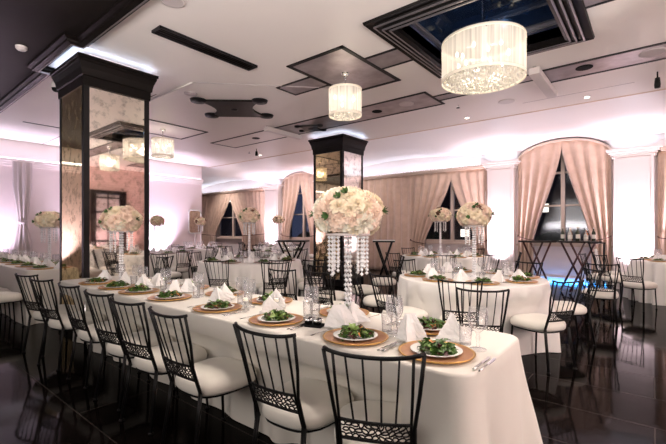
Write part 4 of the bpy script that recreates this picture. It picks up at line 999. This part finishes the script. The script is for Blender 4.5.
# ceiling-hung rods and beams
t = thing('ceiling_projector_screen', 'pale projector screen housing on the ceiling right of the large chandelier', 'projector screen', (-1.34, 6.85, H-0.12))
obj('case', MB().box((-0.07, -0.65, 0), (0.07, 0.65, 0.09), M['white_metal']), t)
for q in (-0.6, 0.6): obj('bracket', MB().box((-0.02, q-0.03, 0.09), (0.02, q+0.03, 0.125), M['steel']), t)
t = thing('ceiling_projector_screen', 'pale projector screen housing on the ceiling left of the middle column', 'projector screen', (-6.78, 6.5, H-0.12))
obj('case', MB().box((-0.06, -0.55, 0), (0.06, 0.55, 0.09), M['white_metal']), t)
for q in (-0.5, 0.5): obj('bracket', MB().box((-0.02, q-0.03, 0.09), (0.02, q+0.03, 0.125), M['steel']), t)
for x, y, lab, L_ in [(0.03, 7.6, 'black spotlight hanging from the ceiling at the right edge', 0.24), (-8.95, 7.5, 'small black spotlight hanging beyond the ornamental plaque', 0.2)]:
    t = thing('hanging_spotlight', lab, 'spotlight', (x, y, H-L_)); obj('stem', MB().tube([(0, 0, L_), (0, 0, L_*0.6)], 0.01, M['iron'], 6), t); obj('lamp_body', MB().lathe([(0, 0), (0.035, 0), (0.04, L_*0.2), (0.03, L_*0.62), (0, L_*0.65)], M['iron'], 14), t)
for x, y, lab in [(-2.87, 7.26, 'small brass sprinkler head between the silver panel and the vault'), (-9.4, 7.6, 'small sprinkler head at the far left of the ceiling')]:
    t = thing('ceiling_sprinkler', lab, 'sprinkler', (x, y, H-0.07)); obj('head', MB().tube([(0, 0, 0.08), (0, 0, 0.02)], 0.012, M['steel'], 6), t); obj('deflector', MB().lathe([(0, 0.01), (0.035, 0.012), (0.035, 0.016), (0, 0.02)], M['iron'], 10), t)
# exit sign on the brick wall
t = thing('exit_sign', 'red lit exit sign on the brick wall, reflected in the mirrored column', 'sign', (XR-0.06, 5.3, 2.95))
obj('box', MB().box((0, -0.16, -0.09), (0.06, 0.16, 0.09), M['white_metal']), t); lt = MB()
def seg(y0_, z0_, y1_, z1_): lt.tube([(-0.004, y0_, z0_), (-0.004, y1_, z1_)], 0.009, M['exitred'], 5)
for a_ in [(0.12, -.05, 0.12, .05), (0.12, .05, 0.07, .05), (0.12, 0, 0.08, 0), (0.12, -.05, 0.07, -.05), (0.05, .05, 0.0, -.05), (0.0, .05, 0.05, -.05), (-0.03, .05, -0.03, -.05), (-0.06, .05, -0.13, .05), (-0.095, .05, -0.095, -.05)]: seg(*a_)
obj('letters', lt, t)

# ------------------------------------------------------------------ cove and floor LED strips (real fixtures)
for k, a, b in BAYS:
    c = (a+b)/2
    if k == 'flat':
        t = thing('cove_light', 'bluish cove light strip on the cornice of the '+{-18.4: 'far left', -9.1: 'long middle', 0.02: 'rightmost'}[a]+' curtain bay', 'light strip', (c, 11.3, CO-0.02)); obj('strip', MB().box((-(b-a)/2+0.2, -0.015, 0), ((b-a)/2-0.2, 0.015, 0.012), M['led']), t)
for i, (a, b) in enumerate(PILS):
    t = thing('cove_light', 'bluish light strip on top of the %s pilaster' % ['far left', 'hidden middle', 'middle', 'right'][i], 'light strip', ((a+b)/2, 11.2, CO)); obj('strip', MB().box((-0.3, -0.015, 0), (0.3, 0.015, 0.012), M['led']), t)
t = thing('cove_light', 'bluish cove light strip along the top of the left wall', 'light strip', (XL+0.1, 2.7, CO)); obj('strip', MB().box((-0.015, -5.5, 0), (0.015, 5.5, 0.012), M['led']), t)
t = thing('floor_light_strip', 'blue glowing light strip on the floor under the arched window', 'light strip', (-1.83, 11.42, 0)); obj('strip', MB().box((-0.95, -0.02, 0.0), (0.95, 0.02, 0.05), M['ledblue']), t)

# ------------------------------------------------------------------ lights
def area(name, loc, rot, sx, sy, e, col, spread=None):
    L_ = bpy.data.lights.new(name, 'AREA'); L_.shape = 'RECTANGLE'; L_.size = sx; L_.size_y = sy; L_.energy = e; L_.color = col
    if spread: L_.spread = radians(spread)
    o = bpy.data.objects.new(name, L_); COL.objects.link(o); o.location = loc; o.rotation_euler = rot; return o
def spot(name, loc, target, e, col, ang=70, blend=0.8, size=0.05):
    L_ = bpy.data.lights.new(name, 'SPOT'); L_.energy = e; L_.color = col; L_.spot_size = radians(ang); L_.spot_blend = blend; L_.shadow_soft_size = size
    o = bpy.data.objects.new(name, L_); COL.objects.link(o); o.location = loc; o.rotation_euler = (Vector(target)-Vector(loc)).to_track_quat('-Z', 'Y').to_euler(); return o
LAV = (0.88, 0.74, 1.0); PINK = (1.0, 0.80, 0.90)
def uplight(x, y, tx, ty, e, col, lab, tz_=2.2, ang=75):
    t = thing('uplight', lab, 'uplight', (x, y, 0)); obj('can', MB().lathe([(0, 0), (0.06, 0), (0.07, 0.03), (0.06, 0.12), (0.045, 0.12), (0.04, 0.05), (0, 0.05)], M['iron'], 14), t); obj('lens', MB().lathe([(0.044, 0.10), (0, 0.10)], M['led'], 14), t)
    spot('uplight_lamp', (x, y, 0.16), (tx, ty, tz_), e, col, ang, 0.9, 0.04)
for i, (a, b) in enumerate(PILS):
    uplight((a+b)/2, 10.82, (a+b)/2, 11.18, 480, PINK, 'small black floor uplight at the foot of the %s white pilaster' % ['far left', 'hidden middle', 'middle', 'right'][i], 1.9, 62)
for y, q in ((6.54, 'far'), (4.6, 'middle'), (2.15, 'near'), (0.2, 'nearest')):
    uplight(XL+0.42, y, XL, y, 620 if q == 'far' else 420, LAV, 'small black floor uplight washing the %s stretch of the left wall' % q, 2.0, 85)
# cove washes on the vault
for k, a, b in BAYS:
    if k == 'flat': area('cove_wash', ((a+b)/2, 11.30, CO+0.05), (radians(180-28), 0, 0), (b-a)-0.5, 0.12, 6*(b-a)/5.5, (0.78, 0.85, 1.0))
for a, b in PILS: area('cove_wash', ((a+b)/2, 11.12, CO+0.04), (radians(180-35), 0, 0), 0.8, 0.08, 0.7, (0.78, 0.85, 1.0))
area('cove_wash', (XL+0.16, 2.7, CO+0.04), (0, radians(180+30), 0), 0.10, 10.5, 12, (0.90, 0.86, 1.0))
for y0 in (1.95, 7.44):
    cxx, cyy_ = -6.22, y0+0.43
    area('capital_wash', (cxx, y0-0.05, 3.625), (radians(180), 0, 0), 1.0, 0.05, 0.28, (0.55, 0.70, 1.0)); area('capital_wash', (-5.71, cyy_, 3.625), (radians(180), 0, 0), 0.05, 0.9, 0.28, (0.55, 0.70, 1.0))
# added upward fill on the vault from the pilaster feet
for i, (a, b) in enumerate(PILS): spot('vault_wash', ((a+b)/2, 10.70, 0.16), ((a+b)/2, 10.4, 3.6), 170, (1.0, 0.84, 0.95), 115, 1.0, 0.05)
for y in (5.75, 6.85, 3.0, 9.0): spot('wall_wash', (XR-0.5, y, 0.16), (XR, y, 2.4), 170, (1.0, 0.62, 0.62), 90, 1.0, 0.05)  # added pink spots that brighten the brick wall, no fixture there
# added warm fill spots on the gathered curtains, without a fixture
for x, e in ((-15.5, 190), (-10.9, 90), (-7.4, 95), (-5.0, 45)): spot('curtain_wash', (x, 10.0, H-0.06), (x, 11.4, 1.7), e, (1.0, 0.88, 0.84), 100, 1.0, 0.08)
# recessed downlights; those over the front of the room are added, unseen fill
for x, y, e in [(-2.4, 3.0, 30), (-7.8, 3.0, 26), (1.5, 3.0, 20), (-1.6, 2.4, 24), (-0.93, 8.25, 20), (-3.05, 8.2, 20), (-9.6, 8.2, 20)]:
    spot('downlight_lamp', (x, y, H-0.03), (x, y, 0), e*4, (1, 0.88, 0.78), 120, 0.9, 0.06)
# pin spots on the flowers
for (x, y, z), e in (((-1.54, 2.05, 1.46), 26), ((-4.74, 1.99, 1.46), 26), ((-7.5, 2.05, 1.5), 26), ((-1.79, 4.92, 1.53), 12), ((-3.8, 8.65, 1.68), 14), ((-6.12, 4.95, 1.62), 18), ((-9.95, 5.06, 1.58), 34), ((-11.5, 7.3, 1.62), 34), ((-10.7, 10.0, 1.72), 30)):
    spot('flower_pin_spot', (x+1.0, y-1.3, H-0.05), (x, y, z), e, (1, 0.90, 0.76), 17, 0.8, 0.04)
# added area lights out of view that brighten ceiling and room
area('upward_fill', (0.9, -1.2, 1.9), (radians(160), 0, radians(39)), 1.6, 1.6, 170, (1.0, 0.93, 0.90))
area('upward_fill', (2.6, 1.8, 1.6), (0, radians(180), 0), 1.6, 1.6, 260, (1.0, 0.93, 0.89))
area('upward_fill', (-3.5, -1.9, 1.6), (radians(165), 0, 0), 2.6, 1.2, 150, (1.0, 0.92, 0.90))
area('room_fill', (3.9, 3.0, 2.0), (0, radians(75), 0), 1.6, 4.0, 60, (1.0, 0.88, 0.86))
area('room_fill', (-1.5, -2.7, 2.3), (radians(80), 0, 0), 6, 1.4, 60, (1.0, 0.93, 0.88))
spot('blue_coffer_lamp', (-1.9, 4.2, H+0.12), (-1.5, 5.3, tz), 9, (0.25, 0.5, 1.0), 120, 1.0, 0.05)

# ------------------------------------------------------------------ outside
struct('floor', MB().box((-40, 12.0, -3.1), (25, 60, -3.0), M['asphalt'])).name = 'ground_outside'
def building(x, y, w, d, h, label, seed, blue=False):
    t = thing('office_building', label, 'building', (x, y, -3.0)); obj('facade', MB().box((-w/2, 0, 0), (w/2, d, h), M['building']), t); rnd = random.Random(seed)
    mb = MB()
    for i in range(int(w/1.6)):
        for j in range(int(h/1.5)):
            if rnd.random() < 0.30: mb.box((-w/2+0.4+i*1.6, -0.03, 0.9+j*1.5), (-w/2+0.4+i*1.6+rnd.uniform(.3, .8), 0, 1.4+j*1.5), M['litwin'])
    o = obj('lit_windows', mb, t)
    if blue: obj('shop_front', MB().box((-w*0.3, -0.05, 3.4), (w*0.1, 0, 4.0), M['litblue']), t)
building(-6, 26, 9, 6, 14, 'dark office block with scattered lit windows outside the arched window', 1)
building(-17, 24, 9, 6, 12, 'dark block with a blue lit shop front beyond the middle window', 2, True)
building(-34, 22, 12, 6, 13, 'dark block with lit windows beyond the far left window', 3)
for i, (x, y) in enumerate([(-2.6, 14.5), (-7, 15.0), (-18.5, 15.5), (-14, 15)]):
    mb = MB(); rnd = random.Random(i)
    mb.grid(24, 9, lambda u, v: ((1.5+0.14*sin(9*2*pi*u+3*v))*cos(2*pi*u)*sin(pi*min(.98, .02+v)), 0.7*sin(2*pi*u)*sin(pi*min(.98, .02+v)), 2.1+2.1*-cos(pi*v)*(1+0.05*sin(7*2*pi*u))), M['hedge'], True, True)
    o = obj('hedge', mb, None, (x, y, -3.0)); tag(o, 'dim green hedge outside the %s window' % ['right arched', 'middle', 'far left', 'far arched'][i], 'hedge')

# ------------------------------------------------------------------ world, camera, view
w = bpy.data.worlds.new('World'); sc.world = w; w.use_nodes = True
w.node_tree.nodes['Background'].inputs[0].default_value = (0.03, 0.035, 0.06, 1); w.node_tree.nodes['Background'].inputs[1].default_value = 1.0
cam = bpy.data.cameras.new('Camera'); co_ = bpy.data.objects.new('Camera', cam); COL.objects.link(co_)
cam.sensor_width = 36; cam.lens = 396/666*36; cam.shift_y = 8/666; cam.clip_start = 0.05; cam.clip_end = 200
co_.location = (0, 0, 1.35); co_.rotation_euler = (pi/2, 0, radians(39.1)); sc.camera = co_
sc.view_settings.view_transform = 'Standard'; sc.view_settings.look = 'None'; sc.view_settings.gamma = 1; sc.view_settings.exposure = 0.6; sc.view_settings.use_curve_mapping = False
sc.cycles.max_bounces = 8; sc.cycles.transparent_max_bounces = 12; sc.cycles.diffuse_bounces = 4; sc.cycles.glossy_bounces = 4
sc.cycles.sample_clamp_indirect = 6
sc.cycles.use_denoising = True
